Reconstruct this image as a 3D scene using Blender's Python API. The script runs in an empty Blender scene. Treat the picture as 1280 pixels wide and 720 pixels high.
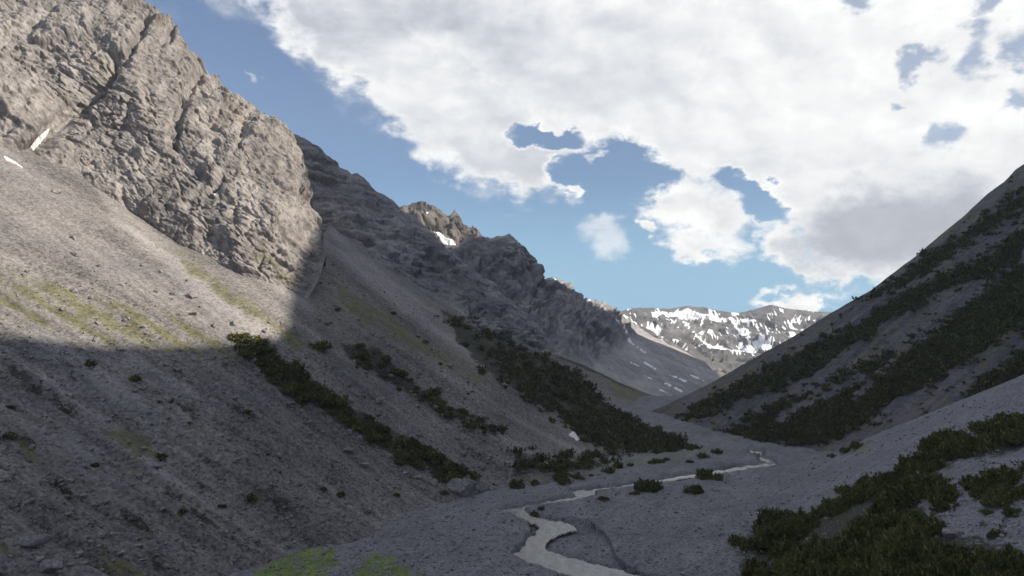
import bpy, math, random
import numpy as np
from mathutils import Vector
random.seed(7)
rng = np.random.RandomState(11)
SC = bpy.context.scene
COL = SC.collection
F = 914.0
HZ = 400.0                                    # picture row of the true horizon
PITCH = math.atan((HZ - 360.0) / F)
CP, SP = math.cos(PITCH), math.sin(PITCH)
FLOOR = -36.0                                 # valley floor below the drone
SUN_AZ, SUN_EL = math.radians(106), math.radians(30)
SDIR = np.array([math.sin(SUN_AZ)*math.cos(SUN_EL), math.cos(SUN_AZ)*math.cos(SUN_EL), math.sin(SUN_EL)])

def unproject(px, py, Y):
    """a sight line of the survey photograph followed to the forward distance Y (metres)"""
    px = np.asarray(px, float); py = np.asarray(py, float)
    u = (px - 640.0)/F; v = (360.0 - py)/F
    yw = CP - v*SP; zw = SP + v*CP
    return np.stack([u/yw*Y, np.ones_like(u)*Y, zw/yw*Y], -1)

def project(P):
    P = np.asarray(P, float)
    x, y, z = P[..., 0], P[..., 1], P[..., 2]
    d = y*CP + z*SP
    v = (-y*SP + z*CP)/d
    return 640 + F*x/d, 360 - F*v

# ---------------------------------------------------------------- noise
_perm = rng.permutation(512).astype(np.int32)
_g = rng.normal(size=(512, 3)); _g /= np.linalg.norm(_g, axis=1)[:, None]
_g = _g.astype(np.float32)
def perlin(p):
    sh = p.shape[:-1]
    p = np.asarray(p, np.float64).reshape(-1, 3)
    i = np.floor(p).astype(np.int64); f = (p - i).astype(np.float32)
    w = f*f*f*(f*(f*6 - 15) + 10)
    x0, y0, z0 = i[:, 0] & 511, i[:, 1] & 511, i[:, 2] & 511
    x1, y1, z1 = (x0 + 1) & 511, (y0 + 1) & 511, (z0 + 1) & 511
    def g(ix, iy, iz, fx, fy, fz):
        h = _perm[(_perm[(_perm[ix] + iy) & 511] + iz) & 511]
        q = _g[h]
        return q[:, 0]*fx + q[:, 1]*fy + q[:, 2]*fz
    fx, fy, fz = f[:, 0], f[:, 1], f[:, 2]
    a = g(x0, y0, z0, fx, fy, fz); b = g(x1, y0, z0, fx-1, fy, fz)
    c = g(x0, y1, z0, fx, fy-1, fz); d = g(x1, y1, z0, fx-1, fy-1, fz)
    e = g(x0, y0, z1, fx, fy, fz-1); k = g(x1, y0, z1, fx-1, fy, fz-1)
    m = g(x0, y1, z1, fx, fy-1, fz-1); n = g(x1, y1, z1, fx-1, fy-1, fz-1)
    wx, wy, wz = w[:, 0], w[:, 1], w[:, 2]
    r0 = a + wx*(b-a); r1 = c + wx*(d-c); r2 = e + wx*(k-e); r3 = m + wx*(n-m)
    s0 = r0 + wy*(r1-r0); s1 = r2 + wy*(r3-r2)
    return ((s0 + wz*(s1-s0))*1.6).reshape(sh)
def fbm(p, o=4, gain=.5, lac=2.03):
    a, t, s = 1.0, 0.0, 0.0
    p = np.asarray(p, float)
    for k in range(o):
        t = t + a*perlin(p + 17.3*k); s += a
        a *= gain; p = p*lac
    return t/s
def ridged(p, o=4, gain=.5, lac=2.03):
    a, t, s = 1.0, 0.0, 0.0
    p = np.asarray(p, float)
    for k in range(o):
        t = t + a*(1 - 2*np.abs(perlin(p + 31.7*k))); s += a
        a *= gain; p = p*lac
    return t/s
def sstep(a, b, x):
    t = np.clip((x - a)/(b - a), 0, 1)
    return t*t*(3 - 2*t)
def n2(x, y, s, o=3, off=0.0):
    return fbm(np.stack([np.asarray(x)/s + off, np.asarray(y)/s - off*.7, np.zeros_like(x) + off*1.3], -1), o)

# ---------------------------------------------------------------- thin plate spline
class TPS:
    def __init__(self, pts, val, lam=1e-4):
        self.c = np.asarray(pts, float); n = len(self.c)
        self.m = self.c.mean(0); self.s = self.c.std() + 1e-9
        q = (self.c - self.m)/self.s; self.q = q
        K = self.k(np.linalg.norm(q[:, None] - q[None], axis=-1)) + lam*np.eye(n)
        Pm = np.c_[np.ones(n), q]
        A = np.zeros((n+3, n+3)); A[:n, :n] = K; A[:n, n:] = Pm; A[n:, :n] = Pm.T
        self.w = np.linalg.solve(A, np.r_[np.asarray(val, float), 0, 0, 0])
    @staticmethod
    def k(r):
        return r*r*np.log(np.maximum(r, 1e-9))
    def __call__(self, a, b):
        a = np.asarray(a, float); sh = a.shape
        X = (np.stack([a.ravel(), np.asarray(b, float).ravel()], -1) - self.m)/self.s
        out = self.w[-3] + X[:, 0]*self.w[-2] + X[:, 1]*self.w[-1]
        for i in range(len(self.q)):
            r2 = (X[:, 0]-self.q[i, 0])**2 + (X[:, 1]-self.q[i, 1])**2
            out = out + self.w[i]*0.5*r2*np.log(np.maximum(r2, 1e-18))
        return out.reshape(sh)

# ---------------------------------------------------------------- polygon masks
def poly_sd(px, py, poly):
    """signed distance to a polygon outline, positive inside"""
    px = np.asarray(px, float); py = np.asarray(py, float)
    d = np.full(px.shape, 1e18); ins = np.zeros(px.shape, bool)
    n = len(poly)
    for i in range(n):
        x0, y0 = poly[i]; x1, y1 = poly[(i+1) % n]
        ex, ey = x1-x0, y1-y0
        t = np.clip(((px-x0)*ex + (py-y0)*ey)/(ex*ex+ey*ey+1e-12), 0, 1)
        d = np.minimum(d, (px-x0-t*ex)**2 + (py-y0-t*ey)**2)
        if y0 != y1:
            c = ((y0 > py) != (y1 > py)) & (px < (x1-x0)*(py-y0)/(y1-y0) + x0)
            ins ^= c
    d = np.sqrt(d)
    return np.where(ins, d, -d)
def line_d(px, py, pts):
    d = np.full(np.shape(px), 1e18)
    for (x0, y0), (x1, y1) in zip(pts[:-1], pts[1:]):
        ex, ey = x1-x0, y1-y0
        t = np.clip(((px-x0)*ex + (py-y0)*ey)/(ex*ex+ey*ey+1e-12), 0, 1)
        d = np.minimum(d, (px-x0-t*ex)**2 + (py-y0-t*ey)**2)
    return np.sqrt(d)
def pmask(px, py, poly, soft=8.0, wob=6.0, seed=0.0, ws=25.0):
    wx = n2(px, py, ws, 3, 3.1+seed)*wob; wy = n2(px, py, ws, 3, 9.4+seed)*wob
    return sstep(-soft, soft, poly_sd(px+wx, py+wy, poly))

# ---------------------------------------------------------------- mesh helpers
def grid_faces(nr, nc):
    i = np.arange(nr-1)[:, None]*nc + np.arange(nc-1)[None]
    return np.stack([i, i+nc, i+nc+1, i+1], -1).reshape(-1, 4)
def raw_mesh(name, V, Fc, smooth=True):
    me = bpy.data.meshes.new(name)
    V = np.ascontiguousarray(V, np.float32).reshape(-1, 3); Fc = np.ascontiguousarray(Fc, np.int32)
    k = Fc.shape[1]
    me.vertices.add(len(V)); me.vertices.foreach_set('co', V.ravel())
    me.loops.add(Fc.size); me.loops.foreach_set('vertex_index', Fc.ravel())
    me.polygons.add(len(Fc)); me.polygons.foreach_set('loop_start', np.arange(len(Fc), dtype=np.int32)*k)
    me.polygons.foreach_set('use_smooth', np.full(len(Fc), smooth))
    me.update(calc_edges=True); me.validate()
    return me
def set_mask(me, name, arr4):
    at = me.color_attributes.new(name, 'FLOAT_COLOR', 'POINT')
    at.data.foreach_set('color', np.ascontiguousarray(arr4, np.float32).ravel())
def link(name, me, mat=None, parent=None):
    o = bpy.data.objects.new(name, me); COL.objects.link(o)
    if mat is not None and me is not None: me.materials.append(mat)
    if parent is not None: o.parent = parent
    return o
def tag(o, label=None, cat=None, group=None, kind=None):
    if label: o['label'] = label
    if cat: o['category'] = cat
    if group: o['group'] = group
    if kind: o['kind'] = kind
    return o
def grid_normals(P):
    du = np.gradient(P, axis=1); dv = np.gradient(P, axis=0)
    n = np.cross(du, dv)
    n /= np.linalg.norm(n, axis=-1, keepdims=True) + 1e-12
    return n

def curve(pts):
    pts = np.array(pts, float)
    return lambda x: np.interp(x, pts[:, 0], pts[:, 1])

class Layer:
    """one terrain sheet: surveyed depths inside an outline, fractal relief along its normal, a back slope behind its crest"""
    def __init__(self, x0, x1, dx, top, bot, dy, cps, relief=None, back=None, jag=0.0, nsm=6):
        xs = np.arange(x0, x1 + dx, dx)
        t, b = curve(top)(xs), curve(bot)(xs)
        if jag: t = t + jag*fbm(np.stack([xs/18, xs*0+x0, xs*0], -1), 4, .6)*2
        b = np.maximum(b, t + .5)
        nr = max(4, int((b-t).max()/dy))
        s = np.linspace(0, 1, nr)[:, None]
        py = t[None]*(1-s) + b[None]*s
        px = np.repeat(xs[None], nr, 0)
        cps = np.array(cps, float)
        self.inv = TPS(cps[:, :2], 1.0/cps[:, 2]*100)
        Y = 100.0/np.maximum(self.inv(px, py), .02)
        P = unproject(px, py, Y)
        N = grid_normals(P)
        # smooth normals so relief stays coherent
        for _ in range(nsm):
            N[1:-1, 1:-1] = (N[1:-1, 1:-1]*2 + N[:-2, 1:-1] + N[2:, 1:-1] + N[1:-1, :-2] + N[1:-1, 2:])
            N /= np.linalg.norm(N, axis=-1, keepdims=True)
        flip = (N*P).sum(-1) > 0
        N[flip] *= -1
        self.P0, self.N = P, N
        if relief is not None:
            P = P + relief(P, N, px, py)[..., None]*N
        self.front = P; self.px, self.py, self.xs, self.t, self.b, self.nr = px, py, xs, t, b, nr
        rows = [P]
        if back:
            top_row = P[0]
            ext = []
            for (dy_, dz_) in back:
                k = (top_row[:, 1:2] + dy_)/top_row[:, 1:2]
                q = top_row.copy(); q[:, 0:1] = top_row[:, 0:1]*k; q[:, 1] += dy_
                q[:, 2] = top_row[:, 2] + dz_ + 4*fbm(np.stack([xs/20, xs*0+dy_/20., xs*0], -1), 3)
                ext.append(q)
            rows = [np.array(ext[::-1])] + rows
            self.nback = len(back)
        else:
            self.nback = 0
        self.full = np.concatenate(rows, 0)
        if self.nback:
            self.pxf = np.concatenate([np.repeat(px[:1], self.nback, 0), px], 0)
            self.pyf = np.concatenate([np.repeat(py[:1], self.nback, 0), py], 0)
        else:
            self.pxf, self.pyf = px, py
    def mesh(self, name, smooth=True):
        nr, nc = self.full.shape[:2]
        return raw_mesh(name, self.full, grid_faces(nr, nc), smooth)
    def at(self, x, y):
        """surface point (and normal) on the sight line through picture point x, y"""
        x = np.atleast_1d(np.asarray(x, float)); y = np.atleast_1d(np.asarray(y, float))
        fx = np.clip((x - self.xs[0])/(self.xs[1]-self.xs[0]), 0, len(self.xs)-1.001)
        tt, bb = np.interp(x, self.xs, self.t), np.interp(x, self.xs, self.b)
        fy = np.clip((y-tt)/(bb-tt)*(self.nr-1), 0, self.nr-1.001)
        i, j = fy.astype(int), fx.astype(int); a, c = (fy-i)[:, None], (fx-j)[:, None]
        def bl(A):
            return (A[i, j]*(1-a)*(1-c) + A[i+1, j]*a*(1-c) + A[i, j+1]*(1-a)*c + A[i+1, j+1]*a*c)
        return bl(self.front), bl(self.N)
# ================================================================ TERRAIN
STREAM = [(840,596),(782,604),(744,611),(744,617),(716,622),(680,629),(653,633),(664,642),(693,648),(713,652),(722,660),(698,666),
          (680,675),(681,682),(698,690),(738,700),(790,713),(835,726),(750,726),(700,713),(660,701),(640,691),(656,678),(658,669),(669,664),
          (673,656),(656,647),(638,640),(622,634),(656,630),(693,623),(722,617),(712,612),(775,606.5),(840,598.6)]
STREAM_FAR_C = [(830,597.5),(867,592.5),(903,587),(940,580.5),(968,577),(962,573),(950,570.5),(953,564),(938,561)]
BANK = [(655,640),(684,650),(716,647),(738,655),(755,666),(764,680),(768,692),(782,708),(815,722),(700,722),(690,700),(672,680)]

# ---- ground: flat gravel floor rising into the debris fan on the right
_fl = []
for (px, py) in [(200,720),(400,720),(600,720),(800,720),(330,700),(600,615),(740,590),(700,650),(850,640),(880,612),(860,575),(930,566),(820,540),(940,585)]:
    Y = 36*F/(py-HZ); _fl.append((*unproject(px, py, Y),))
_fl += [(-160,200,-36),(-160,60,-36),(0,330,-35.5),(60,300,-35),(-40,40,-36),(30,40,-35)]
for (px, py, Y) in [(1280,478,122),(1400,425,116),(1400,560,86),(1280,600,83),(1280,720,63),(1100,720,74),(930,720,97),(1090,545,160),(1180,512,140),
                    (1000,600,154),(1100,620,104),(960,655,120),(1010,575,182)]:
    _fl.append((*unproject(px, py, Y),))
_fl += [(112,170,-21),(92,205,-35),(135,120,-1),(150,60,0),(160,10,2),(80,20,-12),(120,150,-12)]
_fl = np.array(_fl)
zG0 = TPS(_fl[:, :2], _fl[:, 2], 1e-3)
def ground_z(x, y, detail=True):
    z = zG0(x, y)
    z = np.where(z < FLOOR + 1.5, FLOOR + 0.75*np.log1p(np.exp(np.clip((z-FLOOR)/.75, -30, 30))) - .5, z)
    if detail:
        px, py = project(np.stack([x, y, np.where(z < FLOOR+2, FLOOR, z)], -1))
        q = np.stack([x, y, x*0], -1)
        z = z + (.22 + .6*sstep(1, 8, z-FLOOR))*fbm(q/np.array([22., 22., 1]), 4) + .13*fbm(q/3.1+7, 4, .6)
        # braided dry channels on the flat, running along the valley
        fl = sstep(4.0, .5, z - FLOOR)
        al = (x*.5 + y*.87); ac = (x*.87 - y*.5)
        ch = ridged(np.stack([ac/7.0 + .6*n2(x, y, 20, 2), al/48.0, x*0], -1), 3)
        z = z - fl*.30*sstep(.25, .8, ch)
        sc = sstep(60., 250., y)*2 + 1                # metres per picture row grow with distance
        d1 = np.maximum(poly_sd(px, py, STREAM), 3.0 - line_d(px, py, STREAM_FAR_C))
        d2 = poly_sd(px + 3*n2(x, y, 9, 3), py + 1.5*n2(x, y, 8, 3, 5), BANK)
        z = z - np.maximum(.85*sstep(-3, 1.5, d1), .95*sstep(-.8, .5, d2))
    return z
def build_ground():
    pxs = np.r_[np.arange(-560, -60, 8.0), np.arange(-60, 1400, 1.4), np.arange(1400, 2500, 8.0)]
    inv = np.linspace(1/46., 1/345., 460)
    U = ((pxs - 640)/F/CP)[None].repeat(len(inv), 0); Y = (1/inv)[:, None].repeat(len(pxs), 1)
    X = U*Y*1.0
    Z = ground_z(X, Y)
    return np.stack([X, Y, Z], -1)
def ground_at(px, py):
    """march a sight line down to the ground"""
    px = np.atleast_1d(np.asarray(px, float)); py = np.atleast_1d(np.asarray(py, float))
    Y = np.full(px.shape, 48.0); done = np.zeros(px.shape, bool)
    for k in range(420):
        P = unproject(px, py, Y)
        hit = P[:, 2] <= ground_z(P[:, 0], P[:, 1], False)
        done |= hit
        if done.all() or Y.max() > 345: break
        Y = np.where(done, Y, Y*1.006)
    lo, hi = Y/1.0062, Y.copy()
    for k in range(9):
        mid = (lo + hi)/2; P = unproject(px, py, mid)
        under = P[:, 2] <= ground_z(P[:, 0], P[:, 1], False)
        hi = np.where(under, mid, hi); lo = np.where(under, lo, mid)
    P = unproject(px, py, hi)
    P[:, 2] = ground_z(P[:, 0], P[:, 1])
    return P

# ---- relief recipes
_hx = np.arange(-400, 1000, 2.0)
_hs = np.interp(_hx, [-400,0,300,420,500,600,800,1000], [.58,.60,.65,.78,.70,.56,.42,.40])
_hh = np.cumsum(_hs)*2.0
def fall_coord(px, py):
    """coordinate across the fall line (constant down a gully) of the left debris slopes, and along it, in metres"""
    return (py - np.interp(px, _hx, _hh))*.17, px*.2
def relief_scree(P, N, px, py):
    c, r = fall_coord(px, py)
    c = c + 1.2*fbm(P/16., 2)
    d = 1.9*fbm(np.stack([c/10.0, r/75.0, c*0], -1), 3)
    d += .75*ridged(np.stack([c/3.6, r/36., c*0+5], -1), 3)
    d += .12*fbm(P/2.4, 4, .6) + .06*fbm(P/.8, 2)
    d += 1.1*fbm(P/30., 3)
    return d
def blocks(P, s, o=3):
    """stepped noise: flat faces broken by ledges"""
    n = fbm(P/s, o, .5)*3.2
    f = n - np.floor(n)
    return (np.floor(n) + sstep(.72, 1.0, f))/3.2
_vr = np.random.RandomState(77); _vj = _vr.rand(1024, 3); _vo = _vr.uniform(-1, 1, 1024); _vt = _vr.normal(0, 1, (1024, 3))
def facets(P, tilt=.8):
    """broken rock: every Voronoi cell is a flat tilted face with its own offset (cells of size one)"""
    sh = P.shape[:-1]; p = P.reshape(-1, 3)
    ip = np.floor(p).astype(np.int64); best = np.full(len(p), 1e9); bid = np.zeros(len(p), int); second = np.full(len(p), 1e9)
    bc = np.zeros_like(p)
    for dx in (-1, 0, 1):
        for dy in (-1, 0, 1):
            for dz in (-1, 0, 1):
                c = ip + np.array([dx, dy, dz])
                h = (c[:, 0]*73856093 ^ c[:, 1]*19349663 ^ c[:, 2]*83492791) & 1023
                q = c + _vj[h]
                d = ((p - q)**2).sum(1)
                m = d < best
                second = np.where(m, best, np.minimum(second, d))
                best = np.where(m, d, best); bid = np.where(m, h, bid); bc[m] = q[m]
    val = _vo[bid]*.5 + tilt*((p - bc)*_vt[bid]).sum(1)
    edge = np.sqrt(second) - np.sqrt(best)
    return (val - .35*sstep(.10, 0, edge)).reshape(sh)
def frame(a, b):
    """rotation whose first axis is a and third close to b"""
    a = np.array(a, float); a /= np.linalg.norm(a); b = np.array(b, float); b -= a*(a@b); b /= np.linalg.norm(b)
    return np.stack([a, np.cross(b, a), b])
def rock_relief(big, R, levels, amp=1.0, ridge=(42., 42., 80.), soft=(7, 2)):
    def f(P, N, px, py):
        W = P + 3*np.stack([fbm(P/18.+1, 3), fbm(P/18.+9, 3), fbm(P/18.+21, 3)], -1)
        Wr = W @ R.T
        d = big*(ridged(W/np.array(ridge), 3, .45) - .45)
        for (sx, sy, sz, am, tl) in levels:
            fc = facets(Wr/np.array([sx, sy, sz]) + am*7.1, tl)
            for _ in range(soft[0] if am > 1.5 else soft[1] if am > .8 else 0):      # weathered edges of the largest blocks
                fp = np.pad(fc, 1, mode='edge'); fc = (fp[:-2, 1:-1] + fp[2:, 1:-1] + fp[1:-1, :-2] + fp[1:-1, 2:] + fp[1:-1, 1:-1])/5
            d = d + am*fc
        d = d + .25*fbm(P/2.2, 4, .65) + .10*fbm(P/.7, 2)
        return d*amp
    return f

# ---- left debris slope
S_TOP = [(-160,150),(0,178),(20,182),(100,210),(190,268),(350,330),(400,300),(412,282),(470,318),(522,362),(580,397),(640,421),(666,436),(722,470),(735,486),(755,507),(784,523),(837,541),(862,556),(885,565),(905,574)]
S_BOT = [(-160,800),(200,800),(330,735),(450,690),(600,640),(740,605),(860,577),(905,576)]
S_CP = [(-160,205,160),(-160,480,108),(-160,720,82),(0,720,88),(0,600,101),(0,480,118),(0,350,140),(0,205,176),(200,720,98),(330,700,110),(200,560,118),
        (200,430,141),(200,310,178),(350,500,143),(350,420,160),(350,365,178),(480,540,160),(480,420,192),(600,610,157),(600,500,186),(740,585,178),
        (700,500,226),(600,425,238),(480,335,252),(412,300,252),(690,445,268),(800,545,228),(860,562,206),(760,520,240),(905,572,225),(450,665,125)]
# ---- the sunlit near cliff
C1_TOP = [(-160,-260),(-60,-190),(0,-125),(60,-70),(110,-35),(160,-8),(186,2),(205,16),(222,28),(238,56),(250,66),(264,84),(275,86),(284,108),(310,125),
          (330,142),(352,160),(370,172),(380,190),(388,225),(396,250),(404,272),(408,290),(412,305)]
C1_BOT = [(-160,190),(0,205),(24,212),(190,312),(240,345),(300,372),(350,386),(385,372),(404,340),(412,310)]
C1_CP = [(-160,200,164),(0,207,179),(24,212,183),(190,310,184),(350,382,178),(400,340,188),(370,172,222),(275,95,228),(190,5,238),(0,0,212),(0,-130,245),(100,150,203),
         (250,220,198),(-160,0,195),(-160,-260,240),(300,300,184),(405,285,206),(110,-35,240),(350,270,192),(60,120,200),(140,90,205),(45,170,190)]
# ---- the shaded layered cliff behind it
C2_TOP = [(330,140),(352,158),(372,172),(400,186),(430,208),(455,222),(472,238),(492,246),(506,262),(518,266),(540,290),(560,312),(585,332),(612,352),(640,378),(660,394),(678,412),(690,430),(697,446)]
C2_BOT = [(330,330),(412,312),(470,345),(522,386),(580,418),(640,442),(670,452),(690,460),(697,462)]
C2_CP = [(330,310,268),(412,305,264),(470,335,256),(522,376,248),(580,408,244),(640,432,254),(690,450,276),(372,172,300),(430,208,302),(515,265,305),(560,312,296),(640,378,292),(690,430,290),
         (330,140,315),(450,270,280),(540,350,272),(600,375,270)]
# ---- second spur and the meadow beyond the first
B_TOP = [(600,400),(640,420),(672,434),(700,446),(738,463),(778,481),(814,494),(834,500),(850,512)]
B_BOT = [(600,470),(672,470),(735,505),(784,535),(830,545),(850,540)]
B_CP = [(600,400,290),(672,434,322),(738,463,345),(814,494,352),(834,500,345),(850,512,320),(672,470,285),(735,500,292),(784,525,285),(830,535,285),(600,470,270)]
# ---- towers and the long wall behind, with pale scree below
T_TOP = [(520,335),(550,322),(566,312),(580,304),(592,299),(598,303),(606,298),(613,303),(622,299),(634,296),(644,302),(652,312),(658,326),(663,345),(670,352),(682,349),(692,348),
         (702,356),(712,366),(724,378),(740,379),(752,383),(766,390),(800,412),(840,432),(880,452),(905,475)]
T_BOT = [(520,380),(600,420),(690,470),(800,520),(840,512),(905,495)]
T_CP = [(520,330,400),(600,299,425),(635,297,428),(663,345,440),(692,349,520),(730,378,560),(766,390,610),(840,432,600),(905,472,560),(690,450,335),(620,380,370),(740,430,430),(800,510,350),(840,505,365),
        (700,400,430),(780,450,450),(850,470,480),(650,420,345),(520,380,380),(905,495,480)]
# ---- notched peak with a snow couloir
P_TOP = [(470,300),(490,262),(505,256),(516,254),(530,256),(545,262),(556,268),(562,271),(568,265),(573,269),(580,282),(590,288),(600,296),(612,306),(640,330),(680,372)]
P_BOT = [(470,320),(520,340),(600,350),(680,380)]
P_CP = [(470,300,600),(516,254,640),(573,268,630),(600,296,600),(520,340,560),(600,350,540),(680,372,580),(545,300,590)]
# ---- far snowy range
W_TOP = [(680,400),(720,392),(745,386),(770,391),(785,387),(800,384),(820,386),(840,386),(860,383),(880,384),(895,388),(912,391),(925,391),(940,388),(955,383),(966,381),(980,385),(1000,387),(1020,389),(1036,391),(1060,389),(1120,392)]
W_BOT = [(680,470),(760,470),(840,500),(900,500),(1120,490)]
W_CP = [(680,400,1050),(800,384,1300),(880,384,1330),(966,381,1330),(1036,391,1280),(1120,392,1240),(880,430,1080),(960,430,1080),(800,440,900),(860,470,840),(900,500,760),(1120,490,800),(680,470,820)]
# ---- shaded hillside on the right
R_TOP = [(762,545),(800,523),(815,514),(850,498),(890,478),(925,458),(960,438),(1000,416),(1035,394),(1062,378),(1090,362),(1112,345),(1130,331),(1150,316),(1180,290),(1205,270),(1235,242),(1255,228),(1270,212),(1285,202),(1340,160),(1460,80),(1860,-200)]
R_BOT = [(762,550),(800,552),(900,605),(1000,620),(1090,610),(1180,575),(1280,540),(1460,460),(1860,420)]
R_CP = []
for (px, py) in [(815,514),(890,478),(960,438),(1035,394),(1130,331),(1280,205),(1460,80),(850,535),(930,560),(1000,575),(1090,560),(1280,500),(1460,440),(1860,-200),(1860,400),(1100,450),(1280,340),(1000,480),(1200,430)]:
    R_CP.append((px, py, 142.0/(.6566*(px-640)/F + .243 - (HZ-py)/F)))

def relief_right(P, N, px, py):
    # gullies run down the dip (towards -x); along-strike coordinate is y, fanning slightly
    c = P[..., 1]*.938 - .347*P[..., 0]
    d = 2.0*fbm(np.stack([c/17., P[..., 0]/110., c*0], -1), 3) + 1.1*ridged(np.stack([c/6., P[..., 0]/70., c*0+3], -1), 3)
    d += .8*fbm(P/14., 4, .55) + .3*fbm(P/3., 3)
    top = sstep(38, 62, P[..., 2])
    d += top*(1.6*ridged(P/22., 4) + .8*blocks(P, 5.))
    return d*crest_taper(px, py, R_TOP, 30., .12)
def relief_far(P, N, px, py):
    d = 16*(ridged(P/np.array([150., 260., 300.]), 4, .5) - .4) + 4.5*facets(P/np.array([60., 80., 90.]), .5) + 2.6*facets(P/np.array([22., 28., 32.])+3, .6) + 1.5*fbm(P/12., 3)
    return d*sstep(-6, 20, py - np.interp(px, [p[0] for p in W_TOP], [p[1] for p in W_TOP]))
def crest_taper(px, py, top, w=20., lo=.3):
    return lo + (1-lo)*sstep(0, w, py - np.interp(px, [p[0] for p in top], [p[1] for p in top]))
def relief_tower(P, N, px, py):
    rock = sstep(22, -8, py - np.interp(px, [520,600,660,690,740,800,905], [360,395,432,430,440,400,430]))
    scree = 2.2*fbm(np.stack([(P[..., 1]*.6 - P[..., 0]*.3)/22., P[..., 2]/60., px*0], -1), 3) + .7*fbm(P/6., 3)
    r = 9*ridged(P/np.array([30., 30., 80.]), 3, .5) + 5.0*facets(P/np.array([16., 16., 30.]), .5) + 2.4*facets(P/np.array([6., 6., 9.])+3, .6) + 1.0*facets(P/2.6+5, .6)
    return (rock*r*1.05 + (1-rock)*scree)*crest_taper(px, py, T_TOP, 14., .38)
def relief_peak(P, N, px, py):
    return crest_taper(px, py, P_TOP, 12., .35)*(12*ridged(P/np.array([38., 38., 90.]), 4, .55) + 7*facets(P/np.array([22., 22., 40.]), .5) + 3*facets(P/8., .6) + 1.2*facets(P/3.2, .6))

R1_FRAME = frame((.75, .25, -.62), (.3, .5, .8))          # joints that dip to the right across the sunlit cliff
R2_FRAME = frame((1, .12, -.10), (.10, -.05, 1.0))         # almost level beds of the shaded cliff
cliff_relief = rock_relief(4.5, R1_FRAME, [(26, 15, 13, 2.0, .5), (11, 6.5, 5.5, 1.0, .55), (4.6, 3.0, 2.4, .62, .65), (2.2, 1.5, 1.2, .36, .7), (1.1, .8, .6, .15, .7)])
def relief_c1(P, N, px, py):
    d = cliff_relief(P, N, px, py)
    # the snow gully and the deep chimneys
    for pts, dep, wd in [([(140,70),(118,108),(95,135),(62,165),(35,196),(15,212)], 5.0, 11.0), ([(186,20),(172,45),(158,72)], 3.2, 6.0), ([(216,30),(206,58)], 2.4, 4.0),
                         ([(255,85),(238,112),(226,140),(218,185)], 2.6, 5.0), ([(306,150),(300,185)], 2.2, 5.0)]:
        dd = line_d(px + 11*n2(px, py, 18, 4), py + 6*n2(px, py, 13, 3, 4), pts)
        d = d - dep*np.exp(-(dd/wd)**2)
    # the big hollow on the upper left
    d = d - 3.0*np.exp(-(((px-85)/70)**2 + ((py-70)/55)**2)) + 2.2*np.exp(-(((px-110)/60)**2 + ((py-5)/28)**2))
    foot = np.interp(px, [p[0] for p in C1_BOT], [p[1] for p in C1_BOT])
    return d*sstep(0, 40, foot - py) - 2.5*sstep(45, 0, foot - py)
c2_rock = rock_relief(4.5, R2_FRAME, [(40, 16, 9.0, 3.0, .5), (20, 8, 3.6, 1.8, .6), (9, 4.5, 1.7, .8, .6), (3.5, 2.2, .9, .32, .6)], soft=(2, 0))
def relief_c2(P, N, px, py):
    crest = sstep(0, 22, py - np.interp(px, [p[0] for p in C2_TOP], [p[1] for p in C2_TOP]))
    return c2_rock(P, N, px, py)*(.34 + .62*crest)
BACK = [(25,-8),(70,-45),(140,-130)]
def make_layers():
    L = {}
    L['scree'] = Layer(-160, 904, 1.8, S_TOP, S_BOT, 1.7, S_CP, relief_scree, [(3,-3),(10,-9)])
    L['cliff'] = Layer(-160, 411, 1.1, C1_TOP, C1_BOT, 1.1, C1_CP, relief_c1, [(8,-1),(30,-14),(90,-70)], jag=3)
    L['layered'] = Layer(330, 696, 1.1, C2_TOP, C2_BOT, 1.1, C2_CP, relief_c2, BACK, jag=2)
    L['spur'] = Layer(600, 849, 1.5, B_TOP, B_BOT, 1.5, B_CP, relief_scree, [(10,-6),(40,-25)])
    L['tower'] = Layer(520, 904, 1.1, T_TOP, T_BOT, 1.1, T_CP, relief_tower, BACK, jag=1.5)
    L['peak'] = Layer(470, 679, 1.1, P_TOP, P_BOT, 1.1, P_CP, relief_peak, BACK, jag=1.5)
    L['far'] = Layer(680, 1119, 1.1, W_TOP, W_BOT, .9, W_CP, relief_far, [(60,-15),(300,-150)], jag=1)
    L['right'] = Layer(762, 1858, 1.6, R_TOP, R_BOT, 1.5, R_CP, relief_right, [(14,-5),(45,-26),(100,-80)], jag=.5)
    return L
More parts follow.
